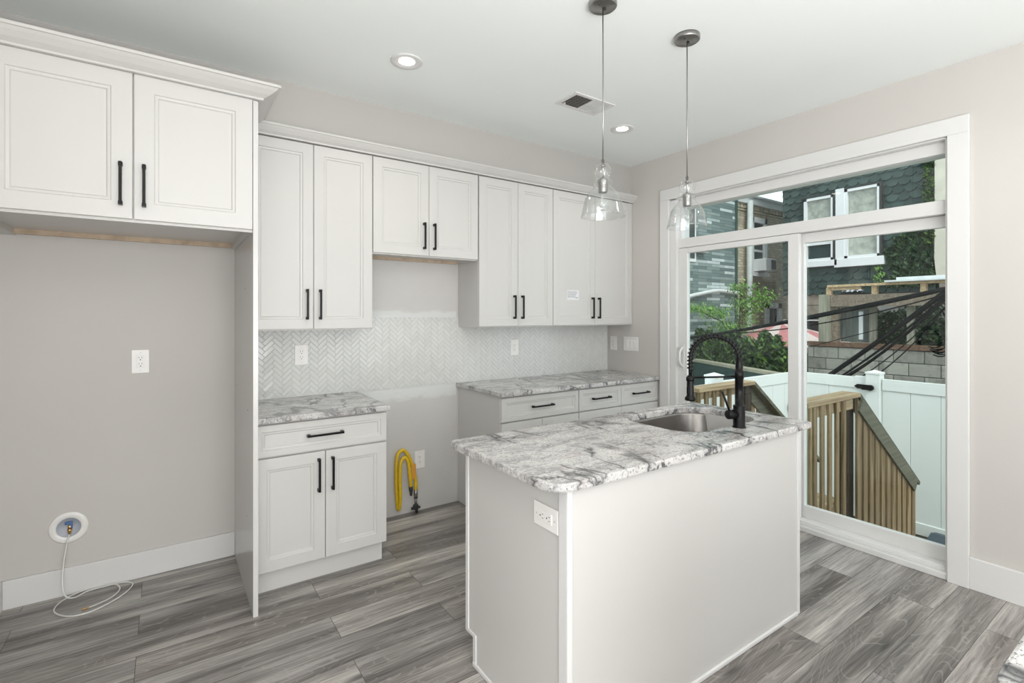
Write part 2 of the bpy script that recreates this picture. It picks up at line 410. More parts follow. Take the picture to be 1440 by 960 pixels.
# ------------------------------------------------------------------ sliding patio door with transom
door = sempty('door_1', (3.53, 1.78, 0))
bm = B()
box(bm, 3.48, 3.66, DY1 - .06, DY1, 0, DZ, bev=.002)       # left jamb
box(bm, 3.48, 3.66, DY0 - .02, DY0 + .012, 0, DZ, bev=.002)
box(bm, 3.48, 3.66, DY0, DY1, DZ - .008, DZ, bev=.002)
box(bm, 3.525, 3.64, DY0 + .012, DY1 - .06, 2.325, DZ - .008, bev=.003)
box(bm, 3.535, 3.62, DY1 - .075, DY1 - .06, 1.99, 2.33)
part('door_frame', bm, 'trim_white', door)
bm = B(); box(bm, 3.52, 3.64, DY0 + .012, DY1 - .06, 1.992, 2.069, bev=.003)
part('transom_bar', bm, 'trim_white', door)
bm = B(); box(bm, 3.472, 3.50, DY0, DY1, 0, .035, bev=.004); box(bm, 3.50, 3.64, DY0, DY1, 0, .062, bev=.004); box(bm, 3.488, 3.50, DY0, DY1, .035, .052, bev=.002)
part('sill_track', bm, 'trim_white', door)
bx('transom_glass', 'door_glass', door, 3.575, 3.581, DY0 + .012, DY1 - .06, 2.069, 2.325)
def leaf(y0, y1, x0, x1, s0, s1, zt, zr, zb0, zb1, name):
    bm = B()
    box(bm, x0, x1, y0, y0 + s0, zb0, zt, bev=.003); box(bm, x0, x1, y1 - s1, y1, zb0, zt, bev=.003)
    box(bm, x0 + .001, x1 - .001, y0 + s0, y1 - s1, zr, zt, bev=.002); box(bm, x0 + .001, x1 - .001, y0 + s0, y1 - s1, zb0, zb1, bev=.002)
    f = part(name, bm, 'trim_white', door)
    xm = (x0 + x1) / 2
    bx('glass_pane', 'door_glass', f, xm - .003, xm + .003, y0 + s0 - .005, y1 - s1 + .005, zb1 - .005, zr + .005)
    return f
lf = leaf(1.668, 2.629, 3.515, 3.555, .072, .082, 1.988, 1.945, .062, .139, 'sliding_panel')
leaf(.889, 1.74, 3.57, 3.61, .01, .082, 1.990, 1.925, .062, .141, 'fixed_panel')
bm = B(); tube(bm, catmull([(3.515, 2.586, 1.17), (3.475, 2.586, 1.14), (3.468, 2.586, 1.09), (3.475, 2.586, 1.04), (3.515, 2.586, 1.01)], 5), .010, 8)
box(bm, 3.510, 3.516, 2.572, 2.600, .985, 1.195, bev=.002)
part('pull_handle', bm, 'trim_white', lf)

# ------------------------------------------------------------------ cabinet pieces
def panel_front(bm, x0, x1, z0, z1, y, th, fr=.058):
    """shaker style front with a stepped inner moulding, facing -Y"""
    rings = [(0, y + th), (0, y + .002), (.002, y), (fr, y), (fr + .003, y + .005), (fr + .013, y + .006), (fr + .017, y + .011)]
    vs = []
    for i, yy in rings:
        vs.append([bm.verts.new(c) for c in ((x0 + i, yy, z0 + i), (x1 - i, yy, z0 + i), (x1 - i, yy, z1 - i), (x0 + i, yy, z1 - i))])
    for a, b_ in zip(vs, vs[1:]):
        for k in range(4): bm.faces.new((a[k], a[(k + 1) % 4], b_[(k + 1) % 4], b_[k]))
    bm.faces.new(vs[-1]); bm.faces.new(vs[0][::-1])
def pull(parent, x, z, y, vertical=True, L=.178):
    bm = B(); s = .0055; d = .032
    if vertical:
        box(bm, x - s, x + s, y - d, y - d + .011, z - L / 2, z + L / 2, bev=.0015)
        for q in (-1, 1):
            zz = z + q * (L / 2 - .008); box(bm, x - .0075, x + .0075, y - d + .009, y, zz - .008, zz + .008, bev=.0015)
    else:
        box(bm, x - L / 2, x + L / 2, y - d, y - d + .011, z - s, z + s, bev=.0015)
        for q in (-1, 1):
            xx = x + q * (L / 2 - .008); box(bm, xx - .008, xx + .008, y - d + .009, y, z - .0075, z + .0075, bev=.0015)
    return part('pull_handle', bm, 'black_metal', parent)
def cab_door(root, x0, x1, z0, z1, y, hx, hz, fr=.058):
    bm = B(); panel_front(bm, x0 + .0015, x1 - .0015, z0 + .0015, z1 - .0015, y, .019, fr)
    d = part('door', bm, 'cabinet_white', root); pull(d, hx, hz, y); return d
def drawer(root, x0, x1, z0, z1, y, hx, hz):
    bm = B(); panel_front(bm, x0 + .0015, x1 - .0015, z0 + .0015, z1 - .0015, y, .019, .034)
    d = part('drawer_front', bm, 'cabinet_white', root); pull(d, hx, hz, y, False, .19); return d
def carcass(root, x0, x1, y0, y1, z0, z1, rail=False):
    bm = B(); t = .016
    box(bm, x0, x0 + t, y0, y1, z0, z1); box(bm, x1 - t, x1, y0, y1, z0, z1)
    box(bm, x0 + t, x1 - t, y0, y1, z1 - t, z1); box(bm, x0 + t, x1 - t, y0, y1, z0 + .016, z0 + .016 + t)
    box(bm, x0 + t, x1 - t, y0, y0 + t, z0, z1); box(bm, x0 + t, x1 - t, y1 - t, y1, z0 + .01, z1)
    o = part('carcass', bm, 'cabinet_white', root)
    if rail: bx('mounting_rail', 'raw_wood', root, x0 + t, x1 - t, y1 - .034, y1 - .018, z0 - .004, z0 + .016)
    return o

UY = 3.10
def upper(name, x0, x1, z0, label, hz, rail=False):
    t = thing(name, label, 'cabinet', ((x0 + x1) / 2, 3.41, z0), 'white wall cabinets under the crown moulding')
    carcass(t, x0, x1, UY + .02, 3.412, z0 - .006, 2.450, rail)
    xm = (x0 + x1) / 2
    cab_door(t, x0, xm, z0, 2.445, UY, xm - .038, hz); cab_door(t, xm, x1, z0, 2.445, UY, xm + .036, hz)
    return t
upper('wall_cabinet', .367, 1.0785, 1.352, 'tall white wall cabinet beside the fridge panel, above the small counter', 1.498)
upper('wall_cabinet', 1.081, 1.855, 1.833, 'short white two-door wall cabinet above the empty range space', 1.966, True)
upper('wall_cabinet', 1.862, 2.5525, 1.352, 'tall white wall cabinet right of the short one, without a sticker', 1.496)
upper('wall_cabinet', 2.5545, 3.4785, 1.352, 'white wall cabinet nearest the door wall with a paper sticker on it', 1.496)
# fridge cabinet
t = thing('fridge_cabinet', 'deep white two-door cabinet high over the empty fridge space', 'cabinet', (-.15, 3.4, 1.835))
x0, x1 = -.664, .3415
bm = B(); z0, z1, y0, y1, tk = 1.828, 2.450, 2.662, 3.412, .018
box(bm, x0, x0 + .06, y0, y1, z0, z1); box(bm, x1 - tk, x1, y0, y1, z0, z1)
box(bm, x0 + .06, x1 - tk, y0, y0 + tk, z0, z1); box(bm, x0 + .06, x1 - tk, y1 - tk, y1, z0 + .03, z1)
box(bm, x0 + .06, x1 - tk, y0 + tk, y1 - tk, z0 + .03, z0 + .046); box(bm, x0 + .06, x1 - tk, y0 + tk, y1 - tk, z1 - tk, z1)
part('carcass', bm, 'cabinet_white', t)
bx('mounting_rail', 'raw_wood', t, x0 + .06, x1 - tk, y1 - .035, y1 - .019, z0 + .004, z0 + .03)
bm = B(); box(bm, -.66, -.571, 2.643, 2.66, z0 + .007, 2.455); part('filler_strip', bm, 'cabinet_white', t)
cab_door(t, -.571, -.1115, 1.838, 2.455, 2.642, -.1115 - .041, 1.981, .07); cab_door(t, -.1095, .3415, 1.838, 2.455, 2.642, -.1095 + .036, 1.981, .07)
# fridge side panel
bm = B(); box(bm, .3425, .3645, 2.645, 3.4145, 0, 2.452, bev=.001)
o = part('side_panel', bm, 'side_panel', t); o['label'] = 'full height side panel standing on the floor'
bm = B()
for yy, zz in ((2.95, .87), (2.74, .83), (2.75, .52), (3.0, 1.25)): lathe(bm, [(.0001, 0), (.004, 0), (.004, .001), (.0001, .001)], (0, 0, 0), 8); 
bm.free()
for yy, zz in ((3.3, 1.03), (2.83, .955), (2.84, .42), (2.93, 1.57)):
    bm = B(); r = bmesh.ops.create_cone(bm, segments=8, radius1=.0035, radius2=.0035, depth=.002, cap_ends=True)
    bmesh.ops.transform(bm, matrix=Matrix.Translation((.3425, yy, zz)) @ Matrix.Rotation(math.pi / 2, 4, 'Y'), verts=bm.verts)
    part('screw_hole', bm, 'slot_dark', o)

# crown mouldings (profile: distance out, height)
CP = [(0, 0), (.014, 0), (.014, .008), (.020, .012), (.032, .020), (.048, .036), (.056, .046), (.062, .047), (.062, .058), (0, .058)]
def crown(name, path, scale=1.0, z=2.448, hs=1.0):
    """path: list of (x,y) wall-side corners, outward on the right-hand side of travel"""
    bm = B(); rings = []
    P = [Vector((a, c)) for a, c in path]
    for i, p in enumerate(P):
        dirs = []
        if i > 0: dirs.append((p - P[i - 1]).normalized())
        if i < len(P) - 1: dirs.append((P[i + 1] - p).normalized())
        ns_ = [Vector((d.y, -d.x)) for d in dirs]
        if len(ns_) == 2:
            m_ = (ns_[0] + ns_[1]).normalized(); m_ = m_ / m_.dot(ns_[0])
        else: m_ = ns_[0]
        rings.append([bm.verts.new((p.x + m_.x * a * scale, p.y + m_.y * a * scale, z + h * hs)) for a, h in CP])
    k = len(CP)
    for a, b_ in zip(rings, rings[1:]):
        for i in range(k): bm.faces.new((a[i], a[(i + 1) % k], b_[(i + 1) % k], b_[i]))
    bm.faces.new(rings[0]); bm.faces.new(rings[-1][::-1])
    return struct(part(name, bm, 'cabinet_white'))
crown('trim_2', [(.368, 3.098), (3.479, 3.098)], 1.0, 2.448, 1.0)
crown('trim_3', [(-.664, 2.642), (.366, 2.642), (.366, 3.117)], 1.35, 2.454, 1.09)

# base cabinets
def base(x0, x1, label, draws, doors, lt=False, toe=None, hz=.56):
    t = thing('base_cabinet', label, 'cabinet', ((x0 + x1) / 2, 3.41, 0), 'white base cabinets along the back wall')
    bm = B(); box(bm, x0, x1, 2.83, 3.413, .115, .883); box(bm, x0, x0 + .016, 2.86, 3.413, 0, .115) if lt else None
    part('carcass', bm, 'cabinet_white', t)
    bx('toe_kick', 'cabinet_white', t, x0 + (.016 if lt else 0), (toe or x1), 2.86, 2.878, 0, .115)
    for a, c in draws: drawer(t, a, c, .706, .872, 2.81, (a + c) / 2, .792)
    for a, c, side in doors: cab_door(t, a, c, .117, .700, 2.81, (c - .036) if side else (a + .036), hz)
    return t
base(.367, 1.062, 'white base cabinet with one drawer and two doors beside the fridge panel', [(.367, 1.062)], [(.367, .7165, 1), (.7165, 1.062, 0)], toe=1.05, hz=.575)
base(1.862, 2.564, 'white base cabinet with one wide drawer right of the range space', [(1.864, 2.563)], [(1.864, 2.2135, 1), (2.2135, 2.563, 0)], True)
base(2.566, 3.4785, 'white base cabinet with two drawers in the corner by the patio door', [(2.567, 3.022), (3.022, 3.477)], [(2.567, 3.022, 1), (3.022, 3.477, 0)])

# granite tops
def slab(name, outline, z0, z1, label, hole=None, bev=.006):
    bm = B()
    def loop(pts, z): return [bm.verts.new((x, y, z)) for x, y in pts]
    O1 = loop(outline, z1); O0 = loop(outline, z0); k = len(outline)
    def edges(vs): return [bm.edges.get((vs[i], vs[(i + 1) % len(vs)])) or bm.edges.new((vs[i], vs[(i + 1) % len(vs)])) for i in range(len(vs))]
    sets = [(O1, O0)]
    if hole: sets.append((loop(hole, z1), loop(hole, z0)))
    for z_i in (0, 1):
        es = []
        for s in sets: es += edges(s[z_i])
        bmesh.ops.triangle_fill(bm, edges=es, use_beauty=True)
    for t_, b_ in sets:
        for i in range(len(t_)): bm.faces.new((t_[i], t_[(i + 1) % len(t_)], b_[(i + 1) % len(t_)], b_[i]))
    bmesh.ops.recalc_face_normals(bm, faces=bm.faces[:])
    top = [e for s in sets for e in edges(s[0])] + [e for e in edges(O0)]
    bmesh.ops.bevel(bm, geom=top, offset=bev, segments=2, profile=.6, affect='EDGES')
    return tag(part(name, bm, 'granite'), label, 'countertop')
slab('countertop', rrect(.366, 1.072, 2.775, 3.4145, [.002, .002, .002, .012]), .884, .914, 'small grey granite counter on the base cabinet beside the fridge panel')
slab('countertop', rrect(1.843, 3.479, 2.775, 3.4145, [.002, .002, .012, .01]), .884, .914, 'long grey granite counter running into the corner by the patio door')
HOLE = rrect(1.888, 2.498, 1.347, 1.782, [.15, .13, .13, .15], 8)
slab('island_countertop', rrect(.968, 2.604, 1.166, 1.857, [.03, .03, .085, .03], 8), .884, .914, 'veined granite island top with a sink cut into it', HOLE)
# near counter at the lower right corner of the view
slab('countertop', rrect(.955, 1.9, -.45, .195, [.002, .04, .04, .002]), .884, .914, 'pale granite counter corner at the lower right edge of the photo')
t = thing('base_cabinet', 'white cabinet under the granite corner at the lower right edge', 'cabinet', (1.42, -.12, 0))
bm = B(); box(bm, .99, 1.88, -.42, .155, .1, .884, bev=.002); box(bm, 1.0, 1.87, -.36, .15, 0, .1); part('carcass', bm, 'cabinet_white', t)
# backsplash of herringbone tiles
def herring():
    bm = B(); W_, L_ = .0254, .0762; g = .0011
    X0, X1, Z0, Z1 = .366, 3.4785, .9145, 1.417
    rects = []
    R = Matrix.Rotation(math.radians(45), 2)
    for i in range(-90, 140):
        for j in range(-60, 60):
            ox = i * W_ + j * L_; oz = i * W_ - j * L_
            for (a, b_, c, d) in ((ox, ox + L_, oz, oz + W_), (ox + L_, ox + L_ + W_, oz + W_ - L_, oz + W_)):
                cc = R @ Vector(((a + b_) / 2, (c + d) / 2)); cx, cz = cc.x + .4, cc.y + 1.1
                if X0 - .03 < cx < X1 + .03 and Z0 - .03 < cz < Z1 + .03:
                    rects.append((a + g, b_ - g, c + g, d - g))
    for a, b_, c, d in rects:
        q = .0015; tilt = random.uniform(-.0004, .0004)
        lo = [R @ Vector(p) for p in ((a, c), (b_, c), (b_, d), (a, d))]
        hi = [R @ Vector(p) for p in ((a + q, c + q), (b_ - q, c + q), (b_ - q, d - q), (a + q, d - q))]
        v0 = [bm.verts.new((p.x + .4, 3.4105, p.y + 1.1)) for p in lo]
        v1 = [bm.verts.new((p.x + .4, 3.4075 + (tilt if k < 2 else -tilt), p.y + 1.1)) for k, p in enumerate(hi)]
        bm.faces.new(v1)
        for k in range(4): bm.faces.new((v0[k], v0[(k + 1) % 4], v1[(k + 1) % 4], v1[k]))
    for co, no in (((X0, 0, 0), (-1, 0, 0)), ((X1, 0, 0), (1, 0, 0)), ((0, 0, Z0), (0, 0, -1)), ((0, 0, Z1), (0, 0, 1))):
        bmesh.ops.bisect_plane(bm, geom=bm.verts[:] + bm.edges[:] + bm.faces[:], plane_co=co, plane_no=no, clear_outer=True)
    return bm
t = thing('tile_backsplash', 'glossy white herringbone tile backsplash between counters and wall cabinets', 'backsplash', (1.92, 3.412, .9145))
bx('grout_bed', 'grout', t, .366, 3.479, 3.4098, 3.4148, .9145, 1.418)
part('tile_field', herring(), 'tile_glaze', t)

# ------------------------------------------------------------------ island
isl = thing('kitchen_island', 'white kitchen island with end panel and outlet under the veined granite', 'island', (1.77, 1.5, 0))
BX0, BX1, BY0, BY1 = 1.04, 2.508, 1.196, 1.832
bm = B(); a_, b_ = BX0 + .006, BX1 - .004
box(bm, a_, b_, BY0, BY0 + .018, 0, .883); box(bm, a_, b_, BY1 - .038, BY1 - .02, .115, .883); box(bm, b_ - .018, b_, BY0 + .018, BY1 - .038, .115, .883); box(bm, a_, a_ + .018, BY0 + .018, BY1 - .038, .115, .883)
box(bm, a_, b_, BY0 + .018, BY1 - .038, .115, .133); box(bm, a_, b_, BY1 - .088, BY1 - .07, 0, .115)
part('body', bm, 'cabinet_white', isl)
bm = B(); extrude_poly(bm, [(BY0, 0), (BY1 - .06, 0), (BY1 - .06, .13), (BY1, .13), (BY1, .883), (BY0, .883)], 'x', BX0, BX0 + .006)
part('end_panel', bm, 'cabinet_white', isl)
bm = B()
box(bm, BX0 - .006, BX0, BY0 - .006, BY0 + .032, 0, .883, bev=.0015)
box(bm, BX0 - .006, BX0, BY1 - .022, BY1, .13, .883, bev=.0015)
box(bm, BX0 - .006, BX0, BY1 - .082, BY1, .118, .133, bev=.0015)
box(bm, BX0 - .006, BX0, BY1 - .082, BY1 - .06, 0, .120, bev=.0015)
box(bm, BX0 - .009, BX0, BY0 + .032, BY1 - .06, 0, .02, bev=.004)
part('end_trim', bm, 'trim_white', isl)
bm = B(); box(bm, BX0 - .002, BX1, BY0 - .006, BY0, 0, .883, bev=.001); part('back_panel', bm, 'cabinet_white', isl)
bm = B()
box(bm, BX0 - .006, BX0 + .016, BY0 - .010, BY0 - .005, 0, .883, bev=.0015)
box(bm, BX1 - .022, BX1 + .003, BY0 - .010, BY0 - .005, 0, .883, bev=.0015)
box(bm, BX0 + .016, BX1 - .022, BY0 - .016, BY0 - .005, 0, .02, bev=.005)
part('back_trim', bm, 'trim_white', isl)
xs = [BX0 + .006, BX0 + .45, BX0 + .95, BX1 - .004]
for a, c in zip(xs, xs[1:]):
    bm = B(); panel_front(bm, -c + .002, -a - .002, .12, .875, -BY1, .018)
    for v in bm.verts: v.co = Vector((-v.co.x, -v.co.y, v.co.z))
    part('door', bm, 'cabinet_white', isl)
# sink
bm = B(); prev = None
def ringv(pts, z): return [bm.verts.new((x, y, z)) for x, y in pts]
def inset(i, r): return rrect(1.888 + i, 2.498 - i, 1.347 + i, 1.782 - i, [max(q - i, .02) for q in (.15, .13, .13, .15)], 8)
levels = [(-.012, .883), (.0, .883), (.003, .872), (.010, .72), (.022, .700), (.05, .692), (.17, .686)]
for i, z in levels:
    r = ringv(inset(i, 0), z)
    if prev:
        for k in range(len(r)):
            f = bm.faces.new((prev[k], prev[(k + 1) % len(r)], r[(k + 1) % len(r)], r[k])); f.smooth = True
    prev = r
bm.faces.new(prev)
sk = part('undermount_sink', bm, 'steel'); tag(sk, 'stainless steel sink bowl under the island granite', 'sink')
bm = B(); lathe(bm, [(.001, .003), (.030, .003), (.042, .0), (.044, .004), (.032, .006), (.001, .005)], (2.19, 1.565, .687), 24); part('drain', bm, 'chrome', sk)

# faucet
FX, FY = 2.191, 1.306
fa = thing('spring_faucet', 'matte black spring neck pull-down faucet beside the island sink', 'faucet', (FX, FY, .914))
bm = B(); lathe(bm, [(.030, 0), (.030, .004), (.0265, .006), (.0265, .10), (.024, .103), (.0185, .103), (.0185, .225), (.021, .226), (.021, .262), (.0165, .264), (.0165, .288), (.0130, .312), (.011, .318)], (FX, FY, .914), 28, True, True)
part('body', bm, 'black_metal', fa)
hd = Vector((2.059 - FX, 1.474 - FY, 0)); R_ = hd.length / 2; hd.normalize()
def arcpt(a, z0=1.227): return Vector((FX, FY, z0)) + hd * (R_ - R_ * math.cos(a)) + Vector((0, 0, R_ * math.sin(a)))
path = [Vector((FX, FY, 1.20)), Vector((FX, FY, 1.215))] + [arcpt(math.pi * k / 24) for k in range(25)] + [Vector((2.059, 1.474, 1.20)), Vector((2.059, 1.474, 1.17)), Vector((2.059, 1.474, 1.14))]
bm = B(); tube(bm, path, .0085, 12); hose = part('hose', bm, 'black_metal', fa)
# spring coil around the hose
cl = [0]
for a, c in zip(path, path[1:]): cl.append(cl[-1] + (c - a).length)
def at(s):
    for i in range(len(path) - 1):
        if s <= cl[i + 1]:
            u = (s - cl[i]) / (cl[i + 1] - cl[i]); return path[i].lerp(path[i + 1], u), (path[i + 1] - path[i]).normalized()
    return path[-1], (path[-1] - path[-2]).normalized()
S1 = cl[-1] - .03; turns = 24; pts = []
side = Vector((-hd.y, hd.x, 0))
for k in range(turns * 10 + 1):
    s = .004 + (S1 - .004) * k / (turns * 10); p, tg = at(s); nn = tg.cross(side).normalized(); ph = 2 * math.pi * k / 10
    pts.append(p + (side * math.cos(ph) + nn * math.sin(ph)) * .0128)
bm = B(); tube(bm, pts, .0033, 6); part('spring', bm, 'black_metal', hose)
bm = B(); lathe(bm, [(.021, 0), (.0255, .003), (.0255, .014), (.018, .022), (.0165, .028), (.0165, .112), (.014, .119), (.009, .121)], (2.059, 1.474, 1.027), 24, True, True)
box(bm, 2.059 - .022, 2.059 - .012, 1.474 - .006, 1.474 + .006, 1.062, 1.095, bev=.002)
part('spray_head', bm, 'black_metal', fa)
bm = B(); a0 = Vector((FX, FY, 1.150)); a1 = Vector((2.059, 1.474, 1.136)); tube(bm, [a0, a0.lerp(a1, .5), a1], .0045, 8)
lathe(bm, [(.0195, 0), (.0195, .018)], (2.059, 1.474, 1.122), 20, True, True); part('support_arm', bm, 'black_metal', fa)
kd = Vector((-.80, .34, 0)).normalized(); k0 = Vector((FX, FY, .975))
bm = B(); tube(bm, [k0 + kd * .015, k0 + kd * .058, k0 + kd * .062], [.0215, .0215, .019], 20); part('handle_knob', bm, 'black_metal', fa)
bm = B(); k1 = k0 + kd * .048; tube(bm, [k1 + Vector((0, 0, .012)), k1 + kd * .018 + Vector((0, 0, .055)), k1 + kd * .040 + Vector((0, 0, .108))], .0052, 8); part('lever', bm, 'black_metal', fa)

# ------------------------------------------------------------------ electrical plates; local frame: plate faces -Y, centred on origin
def plate_parts(root, kind, deco=False, tw=.079, th=.127):
    bm = B(); box(bm, -tw / 2, tw / 2, -.006, 0, -th / 2, th / 2, bev=.002); part('cover_plate', bm, 'outlet_white', root)
    if kind == 'outlet':
        r = bx('receptacle', 'outlet_white', root, -.017, .017, -.0085, -.004, -.034, .034, bev=.0015)
        bm = B()
        for zc in (.017, -.017):
            for q in (-1, 1): box(bm, q * .0065 - .001, q * .0065 + .001, -.0088, -.007, zc + .001, zc + .009)
            box(bm, -.0025, .0025, -.0088, -.007, zc - .010, zc - .005)
        part('slot', bm, 'slot_dark', r)
    else:
        n_ = kind
        for k in range(n_):
            xc = (k - (n_ - 1) / 2) * .046
            bx('rocker', 'outlet_white', root, xc - .0165, xc + .0165, -.0095, -.004, -.033, .033, bev=.002)
    xs_ = [0] if kind == 'outlet' or kind == 1 else [(k - (kind - 1) / 2) * .046 for k in range(kind)]
    for xc in xs_:
        for zc in (-.048, .048): bx('screw', 'sill_metal', root, xc - .002, xc + .002, -.0068, -.005, zc - .002, zc + .002)
PI = math.pi
def plate(x, y, z, rz, label, kind='outlet', **k):
    g = 'white electrical plates'
    o = thing('wall_outlet' if kind == 'outlet' else 'light_switch', label, 'outlet' if kind == 'outlet' else 'switch', (x, y, z), g if kind == 'outlet' else None, rz)
    plate_parts(o, kind, **k); return o
plate(-.111, 3.415, 1.181, 0, 'white outlet on the wall of the empty fridge space')
plate(.718, 3.408, 1.180, 0, 'white outlet in the tiles above the small counter')
plate(2.389, 3.408, 1.167, 0, 'white outlet in the tiles above the long counter')
plate(1.540, 3.415, .374, 0, 'white outlet low on the wall behind the yellow gas hose')
plate(3.48, 3.328, 1.173, -PI / 2, 'narrow white outlet on the door wall in the corner')
plate(3.48, 3.115, 1.175, -PI / 2, 'triple white switch plate on the door wall', 3, tw=.172)
# island outlet lies on its side on the end panel
o = thing('wall_outlet', 'beige-white outlet lying sideways on the island end panel', 'outlet', (BX0, 1.296, .766), None, -PI / 2)
plate_parts(o, 'outlet'); o.rotation_euler = (0, -PI / 2, 0)
o.rotation_euler = (Matrix.Rotation(-PI / 2, 3, 'Z') @ Matrix.Rotation(PI / 2, 3, 'Y')).to_euler()

# sticker
st = thing('paper_sticker', 'small printed paper sticker on the door of the rightmost wall cabinet', 'sticker', (2.775, 3.11, 1.60))
STY = UY + .011
bx('paper', 'label_paper', st, 2.71, 2.838, STY - .0008, STY + .0002, 1.562, 1.642)
bm = B()
for k in range(6):
    zz = 1.630 - k * .0095; x = 2.716
    while x < (2.815 if k < 3 else 2.80):
        l_ = random.uniform(.006, .016); box(bm, x, x + l_, STY - .0012, STY - .0007, zz - .0022, zz + .0022); x += l_ + .003
box(bm, 2.803, 2.828, STY - .0012, STY - .0007, 1.576, 1.582)
part('print', bm, 'print_grey', st)

# fridge water box and tube
wbx = thing('water_supply_box', 'round white recessed water valve box low in the fridge space wall', 'valve box', (-.407, 3.413, .343))
bm = B(); seg = 40; prof = [(.079, 0), (.079, -.004), (.074, -.007), (.053, -.007), (.049, -.004)]
def lathe_y(bm, prof, c, seg=40, cap=False):
    rings = [[bm.verts.new((c[0] + r * math.cos(2 * PI * k / seg), c[1] + y, c[2] + r * math.sin(2 * PI * k / seg))) for k in range(seg)] for r, y in prof]
    for q, s in zip(rings, rings[1:]):
        for k in range(seg):
            f = bm.faces.new((q[k], q[(k + 1) % seg], s[(k + 1) % seg], s[k])); f.smooth = True
    if cap: bm.faces.new(rings[-1])
lathe_y(bm, prof, (-.407, 3.414, .343)); part('trim_ring', bm, 'outlet_white', wbx)
bm = B(); lathe_y(bm, [(.051, -.004), (.050, -.0005), (.001, -.0004)], (-.407, 3.4145, .343)); part('recess', bm, 'grey_blue_box', wbx)
bm = B(); box(bm, -.421, -.391, 3.395, 3.408, .362, .376, bev=.002); box(bm, -.401, -.391, 3.397, 3.408, .340, .362, bev=.002); part('valve_lever', bm, 'valve_blue', wbx)
bm = B(); tube(bm, [(-.402, 3.403, .358), (-.402, 3.403, .338)], .0075, 12); tube(bm, [(-.402, 3.403, .338), (-.402, 3.403, .330), (-.403, 3.402, .312)], [.010, .010, .006], 12); part('valve_stem', bm, 'brass', wbx)
pts = [(-.403, 3.402, .312), (-.410, 3.392, .28), (-.418, 3.380, .20), (-.421, 3.370, .12), (-.412, 3.36, .05), (-.385, 3.375, .014), (-.33, 3.385, .004), (-.25, 3.392, .004), (-.175, 3.385, .004), (-.142, 3.335, .004), (-.165, 3.26, .004), (-.22, 3.19, .0045), (-.30, 3.14, .0045), (-.38, 3.155, .004), (-.44, 3.24, .004), (-.43, 3.33, .004), (-.37, 3.385, .008), (-.28, 3.397, .012), (-.215, 3.37, .010), (-.195, 3.31, .004), (-.225, 3.24, .004), (-.285, 3.20, .004), (-.312, 3.19, .004)]
pts[2:6] = [(-.420, 3.375, .20), (-.424, 3.345, .10), (-.410, 3.32, .035), (-.375, 3.335, .008)]
bm = B(); tube(bm, catmull(pts, 8), .0035, 8)
tb = part('water_tube', bm, 'tube_white'); tag(tb, 'thin white water tube coiled on the floor of the fridge space', 'tube')
bm = B(); tube(bm, [(-.308, 3.192, .0045), (-.333, 3.184, .0045)], .0045, 8); part('fitting', bm, 'brass', tb)

# gas hose
gh = thing('gas_hose', 'yellow flexible gas hose looped against the bare range wall', 'hose', (1.497, 3.38, 0))
pts = [(1.497, 3.385, .165), (1.497, 3.385, .22), (1.484, 3.385, .30), (1.455, 3.385, .39), (1.425, 3.385, .447), (1.395, 3.385, .468), (1.362, 3.385, .447), (1.350, 3.385, .38), (1.349, 3.385, .25), (1.355, 3.385, .12), (1.362, 3.383, .058), (1.368, 3.370, .070), (1.369, 3.362, .15), (1.367, 3.362, .28), (1.370, 3.362, .37), (1.385, 3.362, .412), (1.408, 3.362, .418), (1.428, 3.362, .385), (1.440, 3.362, .30), (1.449, 3.362, .20)]
bm = B(); tube(bm, catmull(pts, 6), .0125, 12); part('hose', bm, 'hose_yellow', gh)
bm = B(); tube(bm, [(1.449, 3.362, .205), (1.450, 3.362, .175), (1.451, 3.362, .17), (1.452, 3.362, .14)], [.015, .015, .010, .009], 8); part('end_fitting', bm, 'slot_dark', gh)
bm = B(); tube(bm, [(1.497, 3.385, .17), (1.497, 3.385, .105)], .014, 6); tube(bm, [(1.497, 3.385, .105), (1.497, 3.385, .055)], .009, 8); part('coupling', bm, 'nickel', gh)
bm = B(); box(bm, 1.482, 1.514, 3.37, 3.40, .02, .06, bev=.006); tube(bm, [(1.465, 3.385, .035), (1.53, 3.385, .035)], .010, 8); tube(bm, [(1.505, 3.385, 0), (1.505, 3.385, .03)], .010, 8); part('shutoff_valve', bm, 'slot_dark', gh)
bm = B(); box(bm, 1.458, 1.492, 3.371, 3.3725, .25, .36); part('paper_tag', bm, 'tag_orange', gh)

# ------------------------------------------------------------------ ceiling fixtures
def downlight(x, y, label, grp='recessed downlights'):
    t = thing('recessed_light', label, 'ceiling light', (x, y, H), grp)
    bm = B(); lathe(bm, [(.080, 0), (.084, -.004), (.080, -.007), (.062, -.006), (.052, -.003), (.042, -.0015)], (x, y, H), 36); part('trim_ring', bm, 'trim_white', t)
    bm = B(); lathe(bm, [(.043, -.0018), (.030, -.003), (.001, -.0035)], (x, y, H), 36); part('lens', bm, 'lamp_lens', t)
    l = bpy.data.lights.new('lamp', 'SPOT'); l.energy = LAMP_W * 4; l.spot_size = math.radians(150); l.spot_blend = .8; l.shadow_soft_size = .06; l.color = (1, .95, .88)
    lo = bpy.data.objects.new('lamp', l); link(lo, t); lo.location = (0, 0, -.03)
    return t
downlight(1.055, 2.5, 'lit recessed downlight above the base cabinet, nearer the fridge space')
downlight(2.718, 2.517, 'lit recessed downlight near the patio door corner')
for x, y in ((.2, .6), (2.7, .5), (.2, -1.6), (2.7, -1.6)): downlight(x, y, 'lit recessed downlight in the ceiling behind the camera', 'recessed downlights behind the camera')

